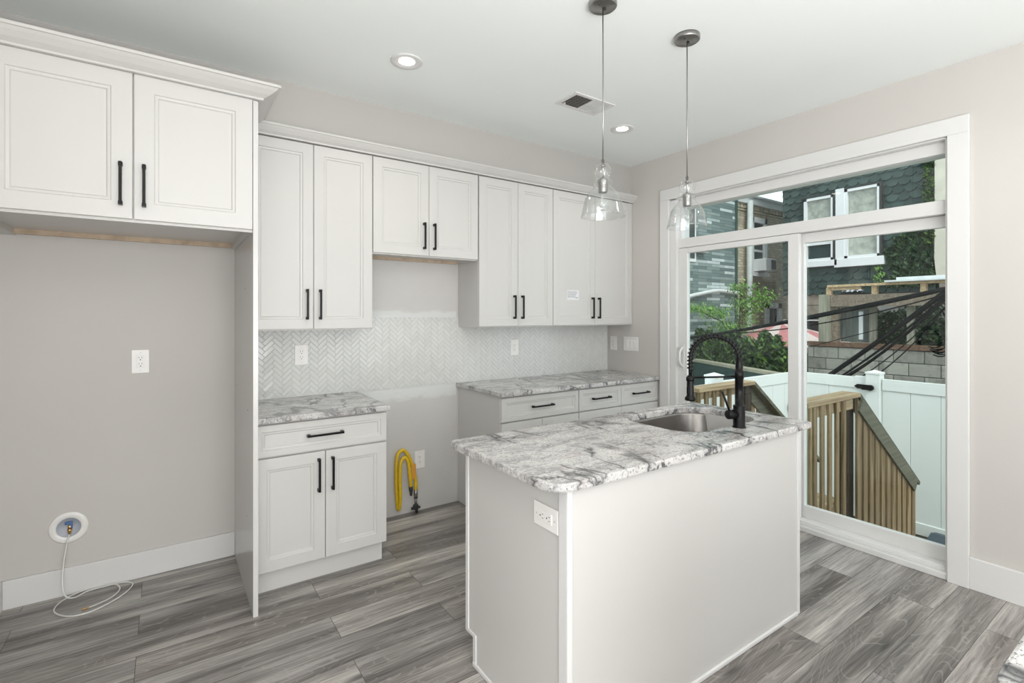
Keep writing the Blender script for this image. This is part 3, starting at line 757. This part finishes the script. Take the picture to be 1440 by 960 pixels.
vt = thing('ceiling_vent', 'white ceiling register with one dark grille half', 'vent', (2.205, 2.355, H))
bm = B()
X0, X1, Y0, Y1 = 2.035, 2.375, 2.255, 2.455; zt = H; zb = H - .006
box(bm, X0, X1, Y0, Y0 + .026, zb, zt, bev=.002); box(bm, X0, X1, Y1 - .026, Y1, zb, zt, bev=.002)
box(bm, X0, X0 + .028, Y0 + .026, Y1 - .026, zb, zt, bev=.002); box(bm, X1 - .028, X1, Y0 + .026, Y1 - .026, zb, zt, bev=.002); box(bm, 2.200, 2.210, Y0 + .026, Y1 - .026, zb, zt)
part('frame', bm, 'trim_white', vt)
bx('duct_shadow', 'slot_dark', vt, X0 + .028, 2.2, Y0 + .026, Y1 - .026, zt - .001, zt)
bm = B()
for k in range(9): y = Y0 + .034 + k * .0165; box(bm, X0 + .028, 2.2, y, y + .0035, zb + .001, zt - .001)
for k in range(5): x = X0 + .052 + k * .027; box(bm, x, x + .003, Y0 + .026, Y1 - .026, zb + .002, zt - .001)
part('grille', bm, 'nickel', vt)
bm = B()
for k in range(12): y = Y0 + .029 + k * .0120; box(bm, 2.21, X1 - .028, y, y + .010, zb + .0015, zt - .002)
part('louver', bm, 'weathered_trim', vt)
bm = B(); box(bm, X0 + .036, X0 + .042, 2.40, 2.425, zb - .008, zb + .001); part('damper_lever', bm, 'trim_white', vt)

def pendant(x, y, label):
    t = thing('pendant_light', label, 'pendant light', (x, y, H), 'glass pendants over the island')
    bm = B(); lathe(bm, [(.001, -.024), (.056, -.024), (.060, -.020), (.060, 0), (.001, 0)], (x, y, H), 36); part('canopy', bm, 'nickel', t)
    bm = B(); tube(bm, [(x + .012, y, H - .024), (x + .012, y, H - .03)], .005, 8); part('screw', bm, 'slot_dark', t); bm = B(); tube(bm, [(x - .03, y - .01, H - .024), (x - .03, y - .01, H - .028)], .004, 8); part('screw', bm, 'slot_dark', t)
    zt_ = 2.105
    bm = B(); tube(bm, [(x, y, H - .02), (x + .001, y, 2.45), (x, y, zt_)], .0026, 8); part('cord', bm, 'nickel', t)
    bm = B(); lathe(bm, [(.001, 0), (.0065, 0), (.0065, -.022), (.0095, -.024), (.0095, -.030), (.005, -.032), (.004, -.080), (.018, -.083), (.020, -.088), (.020, -.140), (.018, -.145), (.001, -.146)], (x, y, zt_), 24); part('socket', bm, 'nickel', t)
    prof = [(.010, -.018), (.022, -.022), (.033, -.036), (.037, -.052), (.033, -.070), (.026, -.082), (.030, -.086), (.038, -.092), (.041, -.100), (.038, -.107), (.034, -.112), (.042, -.124), (.062, -.146), (.077, -.170), (.085, -.200), (.090, -.228), (.095, -.243), (.0955, -.247), (.094, -.2475), (.088, -.228), (.083, -.200), (.075, -.171), (.060, -.148)]
    bm = B(); lathe(bm, prof, (x, y, zt_), 48); part('glass_shade', bm, 'lamp_glass', t)
    bm = B(); lathe(bm, [(.012, -.146), (.013, -.160), (.024, -.180), (.027, -.195), (.022, -.212), (.010, -.221), (.001, -.222)], (x, y, zt_), 24); part('bulb', bm, 'lamp_glass', t)
pendant(1.551, 1.547, 'clear glass bell pendant in front of the wall cabinets, left one')
pendant(2.075, 1.504, 'clear glass bell pendant in front of the patio door, right one')

# ================================================================== OUTSIDE
GZ = -1.2
struct(bx('ground', 'soil', None, 3.7, 22, -6, 14, GZ - .2, GZ))
# house plinth below the room
struct(bx('foundation', 'concrete_block', None, XL - .12, 3.66, YF - .12, YB + .12, GZ - .02, -.12))

# --- deck landing and stairs
dk = thing('deck_landing', 'small wooden landing outside the patio door', 'deck', (4.2, 2.26, GZ))
bm = B()
for k in range(8): x = 3.70 + k * .13; box(bm, x, x + .122, 1.905, 2.695, -.165, -.13, bev=.003)
part('deck_board', bm, 'board_wood', dk)
bm = B(); box(bm, 3.70, 4.74, 1.905, 1.94, -.36, -.166); box(bm, 3.70, 4.74, 2.66, 2.695, -.36, -.166); box(bm, 4.70, 4.74, 1.94, 2.66, -.36, -.166); part('rim_joist', bm, 'board_wood', dk)
for x, y in ((4.6, 1.945), (4.6, 2.565)): bx('deck_post', 'treated_post', dk, x, x + .09, y, y + .09, GZ, -.17)
sr = thing('outdoor_stairs', 'wooden steps going down from the landing into the yard', 'stairs', (5.4, 2.26, GZ))
for k in range(5):
    x = 4.75 + k * .262; z = -.13 - .178 * (k + 1)
    bx('tread', 'board_wood', sr, x, x + .27, 1.945, 2.655, z - .035, z, bev=.003)
for y in (1.908, 2.657):
    bm = B(); extrude_poly(bm, [(4.745, -.20), (6.06, -1.10), (6.06, -1.2), (5.72, -1.2), (4.74, -.52)], 'y', y, y + .035); part('stringer', bm, 'board_wood', sr)
def railing(y, side, label):
    t = thing('deck_railing', label, 'railing', (3.75, y, GZ), 'wooden railings of the outside steps')
    ZC = .757
    bm = B(); box(bm, 3.83, 4.73, y - .02, y + .12 * 1, ZC, ZC + .036, bev=.004) if side > 0 else box(bm, 3.83, 4.73, y - .10, y + .04, ZC, ZC + .036, bev=.004)
    part('cap_board', bm, 'board_wood', t)
    sl = Vector((6.10 - 4.72, 0, -.235 - ZC)); L = sl.length; ang = math.atan2(-sl.z, sl.x)
    m_ = Matrix.Translation((4.715, 0, ZC)) @ Matrix.Rotation(ang, 4, 'Y')
    bm = B(); ya, yb = (y - .02, y + .12) if side > 0 else (y - .10, y + .04)
    box(bm, 0, L, ya, yb, 0, .036, bev=.004, mat=m_); part('sloped_cap', bm, 'sloped_wood', t)
    bm = B(); box(bm, 3.935, 4.64, y + .005, y + .04, ZC - .09, ZC); part('top_rail', bm, 'board_wood', t)
    bm = B(); box(bm, .02, L - .12, y - .034, y - .0165, -.115, 0, mat=m_); part('sloped_rail', bm, 'sloped_wood', t)
    q = y + .041 if side > 0 else y - .05
    bx('post', 'treated_post', t, 3.845, 3.93, y, y + .09, -.30, ZC)
    bx('post', 'shaded_post', t, 4.640, 4.745, q, q + .09, -.55, ZC - .002)
    bx('post', 'treated_post', t, 5.96, 6.05, q, q + .09, GZ, -.225)
    for k in range(6):
        x = (3.865, 3.925, 4.045, 4.168, 4.291, 4.414)[k]; bx('picket', 'picket_wood', t, x, x + (.032 if k == 0 else .05), y - .016, y + .002, -.32, ZC - .002, bev=.002)
    for k in range(11):
        x = 4.672 + k * .124
        if x > 5.93: break
        zt_ = ZC - (x + .05 - 4.715) * math.tan(ang) - .02
        bm = B(); zt2 = zt_ - .078 * math.tan(ang)
        zb_ = max(GZ + .03, -.42 - (x - 4.66) * .68)
        extrude_poly(bm, [(x, zb_), (x + .078, zb_), (x + .078, zt2 + .02), (x, zt_ + .02)], 'y', y - .016, y + .002); part('picket', bm, 'picket_wood', t)
    return t
railing(1.77, 1, 'wooden picket railing nearest the room, seen through the right glass panel')
railing(2.75, -1, 'wooden picket railing behind the faucet, on the far side of the steps')

# --- white vinyl fence
FXF = 7.4; FYL = 3.53
def fence_panel(bm, a0, a1, zt_, axis, c):
    def bb(p0, p1, q0, q1, z0, z1, bev=0):
        if axis == 'y': box(bm, c + q0, c + q1, p0, p1, z0, z1, bev=bev)
        else: box(bm, p0, p1, c + q0, c + q1, z0, z1, bev=bev)
    bb(a0, a1, -.025, .025, zt_ - .14, zt_, .004); bb(a0, a1, -.025, .025, GZ + .02, GZ + .16, .004)
    n_ = max(1, round((a1 - a0) / .29)); w_ = (a1 - a0) / n_
    for k in range(n_): bb(a0 + k * w_ + .002, a0 + (k + 1) * w_ - .002, -.011, .011, GZ + .15, zt_ - .13, .003)
def post(t, x, y, zt_, w_=.063):
    bm = B(); box(bm, x - w_, x + w_, y - w_, y + w_, GZ, zt_ - .03, bev=.003); p = part('post', bm, 'vinyl_white', t)
    bm = B(); box(bm, x - w_ - .008, x + w_ + .008, y - w_ - .008, y + w_ + .008, zt_ - .045, zt_ - .02, bev=.003)
    v = [bm.verts.new(c_) for c_ in ((x - w_, y - w_, zt_ - .02), (x + w_, y - w_, zt_ - .02), (x + w_, y + w_, zt_ - .02), (x - w_, y + w_, zt_ - .02), (x, y, zt_ + .008))]
    for k in range(4): bm.faces.new((v[k], v[(k + 1) % 4], v[4]))
    part('post_cap', bm, 'vinyl_white', p)
f1 = thing('vinyl_fence', 'white vinyl fence section right of the gate latch', 'fence', (FXF, 1.9, GZ), 'white vinyl fence around the yard')
bm = B(); fence_panel(bm, .2, 2.50, .635, 'y', FXF); part('fence_panel', bm, 'vinyl_white', f1)
post(f1, FXF, 2.585, .735, .075)
f2 = thing('vinyl_gate', 'white vinyl gate left of the black latch', 'gate', (FXF, 3.06, GZ))
bm = B(); fence_panel(bm, 2.79, 3.44, .635, 'y', FXF); part('gate_panel', bm, 'vinyl_white', f2)
bm = B(); box(bm, FXF - .032, FXF + .032, 2.672, 2.80, GZ + .03, .65, bev=.004); part('gate_stile', bm, 'vinyl_white', f2)
lt_ = thing('gate_latch', 'black gate latch on the white fence post', 'latch', (FXF - .05, 2.66, .52))
bm = B(); extrude_poly(bm, [(2.80, .520), (2.765, .548), (2.70, .548), (2.70, .492), (2.765, .492)], 'x', FXF - .048, FXF - .034); part('latch_arm', bm, 'black_metal', lt_)
bm = B(); tube(bm, [(FXF - .12, 2.60, .52), (FXF - .078, 2.60, .52)], .036, 20); box(bm, FXF - .10, FXF - .078, 2.60, 2.70, .487, .553, bev=.004); part('latch_body', bm, 'black_metal', lt_)
f3 = thing('vinyl_fence', 'white vinyl fence section behind the faucet, running to the corner', 'fence', (5.5, FYL, GZ), 'white vinyl fence around the yard')
bm = B(); fence_panel(bm, 3.72, 5.31, .62, 'x', FYL); fence_panel(bm, 5.47, 7.33, .64, 'x', FYL); part('fence_panel', bm, 'vinyl_white', f3)
post(f3, 5.39, FYL, .745, .075); post(f3, FXF, FYL, .70, .068)
bm = B(); box(bm, 7.09, 7.13, FYL - .045, FYL - .026, .10, .20, bev=.003); part('hinge', bm, 'black_metal', f3)
# block on the ground by the fence
bm = B(); extrude_poly(bm, [(6.86, GZ), (7.34, GZ), (7.34, -1.08), (7.18, -1.045), (6.90, -1.13)], 'y', 1.45, 1.96)
tag(part('ground_block', bm, 'slate_object'), 'dark blue-grey block on the ground at the foot of the fence', 'block')

# --- concrete block wall behind the fence
bm = B(); BXW = 9.6
rows = 11; bh = .2
for r in range(rows):
    z0 = .88 - (r + 1) * bh
    y = .3 - (.2 if r % 2 else 0)
    while y < 4.35:
        y1 = min(y + .4, 4.4)
        if y1 > .3: box(bm, BXW, BXW + .19, max(y, .3) + .006, y1 - .006, z0 + .006, z0 + bh - .006, bev=.006)
        y += .4
wt = thing('block_wall', 'weathered concrete block wall behind the white gate', 'wall', (BXW, 2.3, GZ))
part('block_field', bm, 'concrete_block', wt)
bx('mortar_bed', 'mortar', wt, BXW + .012, BXW + .18, .3, 4.4, GZ - .1, .88)
# --- timber frame on the wall
tf = thing('timber_frame', 'old timber frame with open bays on top of the block wall', 'frame', (9.7, 3.2, .89))
bx('bottom_beam', 'rust_wood', tf, 9.58, 9.74, .6, 4.45, .886, .965, bev=.004)
bx('corner_post', 'old_post_wood', tf, 9.56, 9.66, 4.03, 4.20, .965, 1.80, bev=.004)
bx('side_post', 'old_wood', tf, 9.66, 9.76, 3.93, 4.03, .965, 1.59)
bx('main_beam', 'old_wood', tf, 9.60, 9.66, .6, 4.03, 1.585, 1.785, bev=.004)
bx('top_plate', 'board_wood', tf, 9.58, 9.70, .6, 4.07, 1.925, 1.965)
bx('upper_rail', 'board_wood', tf, 9.60, 9.64, 3.55, 4.05, 1.87, 1.925)
for y in (4.02, 3.33, 2.68, 1.9): bx('short_post', 'board_wood', tf, 9.61, 9.69, y, y + .075, 1.785, 1.925)
for y in (3.42, 2.9, 2.3): bx('rear_post', 'old_post_wood', tf, 9.82, 9.9, y, y + .09, .965, 1.59)
bx('shelf_board', 'slot_dark', tf, 9.72, 9.95, .6, 3.95, 1.80, 1.815)
bx('screen_board', 'grey_board', tf, 9.95, 9.97, 3.52, 4.0, .965, 1.75)
bx('white_strip', 'pipe_white', tf, 9.80, 9.82, 3.60, 3.66, 1.02, 1.50)
bm = B(); box(bm, 9.50, 9.72, .6, 3.19, 1.966, 1.995, bev=.003); box(bm, 9.72, 9.9, 2.4, 3.1, 1.97, 2.05, bev=.003)
tag(part('white_board', bm, 'pipe_white'), 'long white board lying on the timber frame', 'board')
for k, (y, z) in enumerate(((3.86, 1.832), (3.74, 1.826), (3.66, 1.835))):
    bm = B(); bmesh.ops.create_icosphere(bm, subdivisions=2, radius=.047)
    for v in bm.verts: v.co = Vector((v.co.x * 1.3 + 9.80, v.co.y * 1.4 + y, max(1.816, v.co.z * random.uniform(.7, 1.1) + z + .02))) + Vector([random.uniform(-.008, .008) for _ in range(3)])
    for v in bm.verts: v.co.z = max(v.co.z, 1.8155)
    tag(part('foil_bag', bm, 'foil'), 'crumpled silvery bag in the top bay of the timber frame', 'bag', 'silvery bags on the timber frame')

# --- foliage
def leaves(name, mat, n_, fn, size, label=None, cat='plant', parent=None, elong=1.5):
    vs, fs = [], []
    for _ in range(n_):
        p = Vector(fn()); s = size * random.uniform(.6, 1.3)
        a = Vector([random.gauss(0, 1) for _ in range(3)]).normalized(); b_ = a.orthogonal().normalized()
        c = a.cross(b_); k = len(vs)
        for u, v_ in ((-.5, 0), (-.1, .34), (.5, 0), (-.1, -.34)):
            vs.append(p + b_ * u * s * elong + c * v_ * s + a * (.12 * s if u == -.1 else 0))
        fs.append((k, k + 1, k + 2)); fs.append((k, k + 2, k + 3))
    off = origin(parent)
    me = bpy.data.meshes.new(name); me.from_pydata([v - off for v in vs], [], fs); me.materials.append(M[mat])
    o = bpy.data.objects.new(name, me); link(o, parent)
    if label: tag(o, label, cat)
    return o
def ivy_hedge():
    while True:
        u = random.random(); v = random.random()
        x = 10.0 + (9.1 - 10.0) * u; y = 6.95 + (4.5 - 6.95) * u
        top = 1.02 + .09 * math.sin(u * 17) + .07 * math.sin(u * 41 + 1) - .25 * max(0, u - .9) * 10 * .6
        z = GZ + (top - GZ) * v ** .75
        d = max(-.25, min(.3, random.gauss(0, .13)))
        return (x + d - .1 * math.sin(v * 3), y + d * .4, z)
t = thing('ivy_hedge', 'leafy green ivy hedge behind the faucet, beyond the white fence', 'hedge', (9.3, 5.6, GZ))
leaves('foliage', 'ivy_leaf', 19000, ivy_hedge, .078, parent=t)
bm = B(); extrude_poly(bm, [(10.15, 6.9), (10.25, 6.9), (9.35, 4.45), (9.25, 4.45)], 'z', GZ, .85); part('lattice', bm, 'soil', t)
# low coping wall in front of the hedge
lw = thing('low_wall', 'low dark green wall with a pale coping in front of the ivy', 'wall', (8.6, 5.3, GZ))
def obliq(name, mat, parent, p, q, w_, z0, z1):
    p = Vector(p); q = Vector(q); d = (q - p).normalized(); nn = Vector((-d.y, d.x)) * w_
    bm = B(); extrude_poly(bm, [tuple(p), tuple(q), tuple(q + nn), tuple(p + nn)], 'z', z0, z1); return part(name, bm, mat, parent)
simple('dark_teal', (.03, .07, .06), .6)
simple('coping_tan', (.36, .34, .25), .8, var=.15)
obliq('wall_body', 'dark_teal', lw, (9.2, 6.5), (8.0, 4.13), .12, GZ, .46)
obliq('coping', 'coping_tan', lw, (9.18, 6.52), (7.97, 4.10), .18, .46, .51)
# feathery tree
tr = thing('feathery_tree', 'small bright green feathery tree before the slate house', 'tree', (10.3, 6.3, GZ))
clumps = [(10.95, 6.0, 1.86, .20), (10.75, 6.05, 1.72, .24), (10.30, 6.1, 2.02, .16), (10.35, 6.1, 1.70, .22), (10.5, 6.1, 1.42, .24), (10.35, 6.2, 1.15, .26), (9.9, 6.3, 1.2, .2), (9.7, 6.3, 1.45, .16), (9.35, 6.3, 1.55, .14), (9.1, 6.4, 1.58, .12), (10.6, 6.2, .95, .28), (10.1, 6.3, .95, .25)]
def feather():
    c = random.choice(clumps); return (c[0] + random.gauss(0, c[3] * .55), c[1] + random.gauss(0, .15), c[2] + random.gauss(0, c[3] * .42))
leaves('foliage', 'fresh_leaf', 3000, feather, .034, parent=tr, elong=2.4)
bm = B(); tube(bm, catmull([(10.4, 6.25, GZ), (10.4, 6.22, 0), (10.38, 6.2, .9), (10.42, 6.15, 1.5), (10.35, 6.1, 2.0)], 4), [.05] * 17, 8)
tube(bm, [(10.4, 6.2, 1.0), (9.9, 6.3, 1.3), (9.1, 6.4, 1.57)], [.02, .014, .006], 6); tube(bm, [(10.4, 6.15, 1.4), (10.7, 6.05, 1.65), (10.95, 6.0, 1.85)], [.02, .014, .006], 6)
part('trunk', bm, 'bark', tr)
# shrubs behind the timber frame
sh = thing('shrub', 'dark shrubs growing behind the open bays of the timber frame', 'shrub', (10.3, 2.8, .6))
def shrub():
    y = random.uniform(.8, 3.55); return (random.uniform(9.99, 10.3), y, .95 + random.random() ** 1.3 * (.62 + .1 * math.sin(y * 7)))
leaves('foliage', 'dark_leaf', 3600, shrub, .075, parent=sh)
bm = B()
for k in range(9):
    y = .9 + k * .32; tube(bm, catmull([(10.2, y, GZ + .02), (10.2, y + .05, .9), (10.15, y - .08, 1.3), (10.2, y + .1, 1.6)], 4), .012, 6)
part('stem', bm, 'bark', sh)
simple('haze_wall', (.24, .245, .23), .9, var=.35, scale=3)
simple('grey_stucco', (.25, .25, .24), .9, var=.4, scale=3.5)
tag(bx('backyard_wall', 'grey_stucco', None, 10.9, 11.0, .3, 3.9, GZ, 1.85), 'grey stained wall behind the shrubs of the timber frame', 'wall')

# --- umbrella
um = thing('patio_umbrella', 'faded red and white patio umbrella above the ivy hedge', 'umbrella', (11.35, 5.75, GZ))
bmr, bmw = B(), B(); ac = Vector((11.35, 5.75, 1.27)); n8 = 16
for k in range(n8):
    a0, a1 = 2 * PI * k / n8, 2 * PI * (k + 1) / n8
    bb = bmr if k % 2 else bmw
    P_ = lambda r, a, z: Vector((ac.x + r * math.cos(a), ac.y + r * math.sin(a), z))
    v = [bb.verts.new(q) for q in (ac, P_(.7, a0, 1.08), P_(.7, a1, 1.08), P_(1.45, a1, .80), P_(1.45, a0, .80), P_(1.45, a1, .70), P_(1.45, a0, .70))]
    bb.faces.new((v[0], v[1], v[2])); bb.faces.new((v[1], v[4], v[3], v[2])); bb.faces.new((v[4], v[6], v[5], v[3]))
part('red_panel', bmr, 'umbrella_red', um); part('white_panel', bmw, 'umbrella_white', um)
bm = B(); tube(bm, [(11.35, 5.75, GZ), (11.35, 5.75, 1.30)], .025, 8); part('pole', bm, 'pipe_white', um)

# --- green shingled house (faces -X)
gb = thing('shingled_house', 'house clad in dark green scalloped shingles, two windows', 'building', (13, 5, GZ))
bm = B(); box(bm, 13.03, 17.5, 3.475, 6.56, 1.95, 9.0); part('wall', bm, 'dark_teal', gb)
bm = B(); box(bm, 13.05, 17.4, 3.46, 6.5, GZ, 1.95)
v_off = origin(gb)
o = part('ground_floor_wall', bm, 'rough_stone', gb)
bm = B(); Wd, Ex = .215, .165
r = 0; z = 1.92
while z < 8.0:
    y = 3.46 + (Wd / 2 if r % 2 else 0) - Wd
    while y < 6.56:
        ys = [y + Wd * q for q in (0, .04, .17, .34, .5, .66, .83, .96, 1)]
        zs = [.085, .055, .022, .005, 0, .005, .022, .055, .085]
        loop = [(min(max(a, 3.462), 6.558), z + b_) for a, b_ in zip(ys, zs)] + [(min(y + Wd, 6.558), z + Ex + .09), (max(y, 3.462), z + Ex + .09)]
        if min(y + Wd, 6.558) - max(y, 3.462) > .03:
            j = random.uniform(0, .008)
            f_ = [bm.verts.new((12.970 - j + .045 * (zz - z) / .25, yy, zz)) for yy, zz in loop]
            b2 = [bm.verts.new((13.004 + .02 * (zz - z) / .25, yy, zz)) for yy, zz in loop]
            try:
                bm.faces.new(f_)
                for k in range(len(loop)): bm.faces.new((f_[k], f_[(k + 1) % len(loop)], b2[(k + 1) % len(loop)], b2[k]))
            except ValueError: pass
        y += Wd
    z += Ex; r += 1
part('shingle_cladding', bm, 'green_shingle', gb)
bx('corner_strip', 'weathered_trim', gb, 12.96, 13.06, 6.535, 6.575, 1.9, 9.0) if False else None
bx('corner_board', 'dark_teal', gb, 12.96, 13.03, 3.462, 3.49, 1.9, 9)
def house_window(root, y0, y1, z0, z1, sy0, sy1, sz0, sz1, side):
    """y1 is left in view; faces -X"""
    bm = B(); x = 12.865
    box(bm, x, 13.03, y0, y0 + .045, z0, z1); box(bm, x, 13.03, y1 - .065, y1, z0, z1); box(bm, x, 13.03, y0, y1, z1 - .06, z1); box(bm, x, 13.03, y0, y1, z0, z0 + .06)
    if side: box(bm, x - .01, 13.03, y1, y1 + .18, sz1 - .02, z1 + .04)
    f = part('window', bm, 'window_vinyl', root)
    bx('sash_rail', 'window_vinyl', f, x + .03, x + .07, y0 + .045, y1 - .065, (z0 + z1) / 2 - (.38 if not side else .25), (z0 + z1) / 2 - (.32 if not side else .22)) if not side else None
    bx('curtain', 'curtain', f, x + .075, x + .085, y0 + .05, y1 - .07, z0 + (.06 if side else .42), z1 - .06)
    bx('pane', 'dark_glass', f, x + .09, x + .1, y0 + .04, y1 - .06, z0 + .05, z1 - .05)
    bm = B(); box(bm, x - .03, 13.02, sy0, sy1, sz0, sz1, bev=.006); part('sill', bm, 'window_vinyl', f)
    bm = B(); box(bm, x - .005, 13.0, y0 - .045, y1 + (.0 if side else .05), z1, z1 + .035); box(bm, x - .005, 13.0, y0 - .045, y0, z0, z1); part('dark_surround', bm, 'slot_dark', f)
house_window(gb, 5.34, 5.99, 2.74, 4.27, 5.24, 6.11, 2.60, 2.74, False)
house_window(gb, 4.41, 5.10, 2.74, 4.33, 4.32, 5.30, 2.55, 2.74, True)
# dark garage opening & ledge at the bottom of the green house
bx('dark_opening', 'slot_dark', gb, 13.0, 13.06, 5.1, 6.4, GZ + .4, 1.38)
bx('ledge', 'pipe_white', gb, 12.9, 13.05, 5.6, 6.5, 1.30, 1.33)
# ivy on the facade and strip at the corner
def ivy_face():
    while True:
        y = random.uniform(3.48, 4.32); z = random.uniform(2.05, 3.4)
        edge = 4.28 - .10 * math.sin(z * 6) - .42 * max(0, (z - 2.7)) / .7 + .05 * math.sin(z * 23)
        if y < edge: return (12.93 + random.uniform(-.05, .04), y, z)
leaves('wall_ivy', 'dark_leaf', 2200, ivy_face, .09, 'dark ivy patch climbing the green shingles right of the windows', 'ivy')
leaves('wall_ivy', 'ivy_leaf', 1300, lambda: (12.9 + random.uniform(-.06, .05), random.uniform(3.44, 3.62) + .03 * random.random(), random.uniform(2.9, 4.9)), .06, 'narrow strip of ivy along the right corner of the shingled house', 'ivy')
leaves('vine_sprout', 'fresh_leaf', 90, lambda: (12.88 + random.uniform(-.03, .02), 4.42 + .06 * math.sin(random.random() * 9) + random.uniform(-.04, .04), random.uniform(2.1, 2.75)), .06, 'light green vine sprout hanging below the right shingle-house window', 'vine')
# beige house at the right edge
bg_ = thing('beige_house', 'pale beige rendered building right of the ivy strip', 'building', (12.8, 2, GZ))
bm = B(); extrude_poly(bm, [(-2, 2.21), (3.42, 2.21), (3.455, 2.6), (3.45, 3.0), (3.44, 9), (-2, 9)], 'x', 12.85, 14.5); part('wall', bm, 'beige_render', bg_)
bx('base_wall', 'rough_stone', bg_, 12.95, 14.4, -2, 3.40, GZ, 2.21)

# --- slate clad house (faces -Y)
sb = thing('slate_house', 'teal-grey stone clad house at the left of the patio view', 'building', (10.5, 7.3, GZ))
bx('wall', 'slate_cladding', sb, 6.0, 12.12, 7.3, 12, GZ, 7.5)
bx('corner_trim', 'dark_teal', sb, 12.05, 12.14, 7.27, 7.36, GZ, 7.5)
bm = B(); tube(bm, catmull([(9.7, 7.2, 1.82), (10.4, 7.2, 1.94), (11.2, 7.2, 2.04), (12.1, 7.2, 2.0)], 6), .05, 6); part('flashing', bm, 'roof_edge', sb)
bm = B(); box(bm, 9.9, 10.35, 7.25, 7.32, 2.7, 4.2); f = part('window', bm, 'window_vinyl', sb)
bx('pane', 'dark_glass', f, 9.95, 10.28, 7.235, 7.255, 2.78, 4.1)
bx('ledge', 'sill_metal', sb, 10.3, 10.7, 7.15, 7.3, 2.92, 2.96)
# --- tan brick house
tb_ = thing('brick_house', 'tan brick house with white cornice and air conditioner window', 'building', (14.5, 7.8, GZ))
bx('wall', 'tan_brick', tb_, 12.3, 17.5, 7.8, 12, GZ, 4.55)
bm = B(); box(bm, 12.3, 17.6, 7.68, 7.85, 4.55, 4.80, bev=.01); box(bm, 12.3, 17.6, 7.62, 7.85, 4.74, 4.80, bev=.01); part('cornice', bm, 'roof_edge', tb_)
bm = B()
for k in range(30): box(bm, 12.4 + k * .17, 12.5 + k * .17, 7.74, 7.81, 4.42, 4.54)
box(bm, 12.3, 17.5, 7.76, 7.81, 4.36, 4.40); part('dentil_course', bm, 'tan_brick', tb_)
bm = B(); x0, x1, z0, z1 = 13.55, 14.38, 2.60, 4.22
box(bm, x0, x0 + .13, 7.70, 7.82, z0, z1); box(bm, x1 - .13, x1, 7.70, 7.82, z0, z1); box(bm, x0, x1, 7.70, 7.82, z1 - .15, z1); box(bm, x0 - .03, x1 + .03, 7.64, 7.82, z0 - .06, z0 + .06)
f = part('window', bm, 'window_vinyl', tb_); bx('pane', 'dark_glass', f, x0 + .12, x1 - .12, 7.77, 7.79, z0, z1 - .1)
bx('sash_rail', 'window_vinyl', f, x0 + .13, x1 - .13, 7.74, 7.78, 3.25, 3.31)
bm = B(); x0, x1, z0, z1 = 14.40, 15.25, GZ + .5, 1.80
box(bm, x0, x0 + .14, 7.72, 7.82, z0, z1); box(bm, x1 - .2, x1, 7.72, 7.82, z0, z1); box(bm, x0, x1, 7.72, 7.82, z1 - .16, z1)
f = part('doorway', bm, 'weathered_trim', tb_); bx('pane', 'dark_glass', f, x0 + .1, x1 - .1, 7.78, 7.80, z0, z1 - .1)
bm = B(); tube(bm, [(13.30, 7.60, 4.6), (13.27, 7.60, 2.5), (13.18, 7.60, GZ + .02)], .075, 10)
tag(part('downspout', bm, 'pipe_white'), 'white downspout on the tan brick house beside its window', 'pipe')
acx = thing('window_air_conditioner', 'white window air conditioner in the tan brick house', 'air conditioner', (13.95, 7.6, 2.68))
bm = B(); box(bm, 13.68, 14.24, 7.36, 7.75, 2.68, 3.02, bev=.01); part('casing', bm, 'window_vinyl', acx); bx('grille', 'slot_dark', acx, 13.96, 14.20, 7.35, 7.362, 2.72, 2.99)

# --- utility cables
def sag(p, q, s, n_=10):
    p, q = Vector(p), Vector(q); return [p.lerp(q, k / n_) - Vector((0, 0, s * 4 * (k / n_) * (1 - k / n_))) for k in range(n_ + 1)]
def cable(name, pts, r, label, grp=None):
    bm = B(); tube(bm, pts, r, 6); return tag(part(name, bm, 'cable_black'), label, 'cable', grp)
cable('utility_cable', sag((8.3, 6.6, .90), (8.3, 2.0, 1.80), .06, 14), .030, 'thick black overhead cable rising from the hedge to the timber frame')
cable('utility_cable', sag((8.4, 6.6, .86), (8.4, 2.0, 1.83), .02, 14), .012, 'thin black wire close above the thick overhead cable', None)
cable('utility_cable', sag((8.35, 5.0, 1.12), (8.35, 2.0, 1.75), .10, 14), .010, 'thin sagging wire just under the thick overhead cable', None)
cable('utility_cable', sag((8.3, 3.52, .50), (8.3, 2.05, 1.80), .02, 10), .034, 'thick black cable slanting steeply up before the block wall')
g = 'thin black wires slanting up before the block wall'
for k, (a, c, r_) in enumerate(((3.36, 2.06, .016), (3.28, 2.05, .020), (3.12, 2.00, .008), (3.33, 2.12, .008), (2.98, 2.04, .008))):
    cable('utility_cable', sag((8.3, a, .50), (8.3, c, 1.74 - .02 * k), .05 + .012 * k, 10), r_, 'thin black wire slanting up across the block wall', g)
cable('utility_cable', sag((8.3, 3.75, .95), (8.3, 2.5, 1.35), .0, 6), .006, 'hair-thin wire crossing the lower left bay of the timber frame')
g = 'loops of the black cable coil'
for k in range(7):
    c = Vector((8.36 + .016 * k, 2.27 - .012 * k, 1.30)); rr = .21 + .018 * k; e = .9 + .06 * (k % 3)
    pts = [c + Vector((0, rr * .75 * math.cos(a), rr * 1.35 * e * math.sin(a))) for a in [PI * .45 + PI * 1.15 * -q / 16 * -1 for q in range(17)]]
    cable('cable_loop', pts, .009, 'black cable loop hanging at the right edge of the glass', g)
print('OBJ', len(SC.objects))
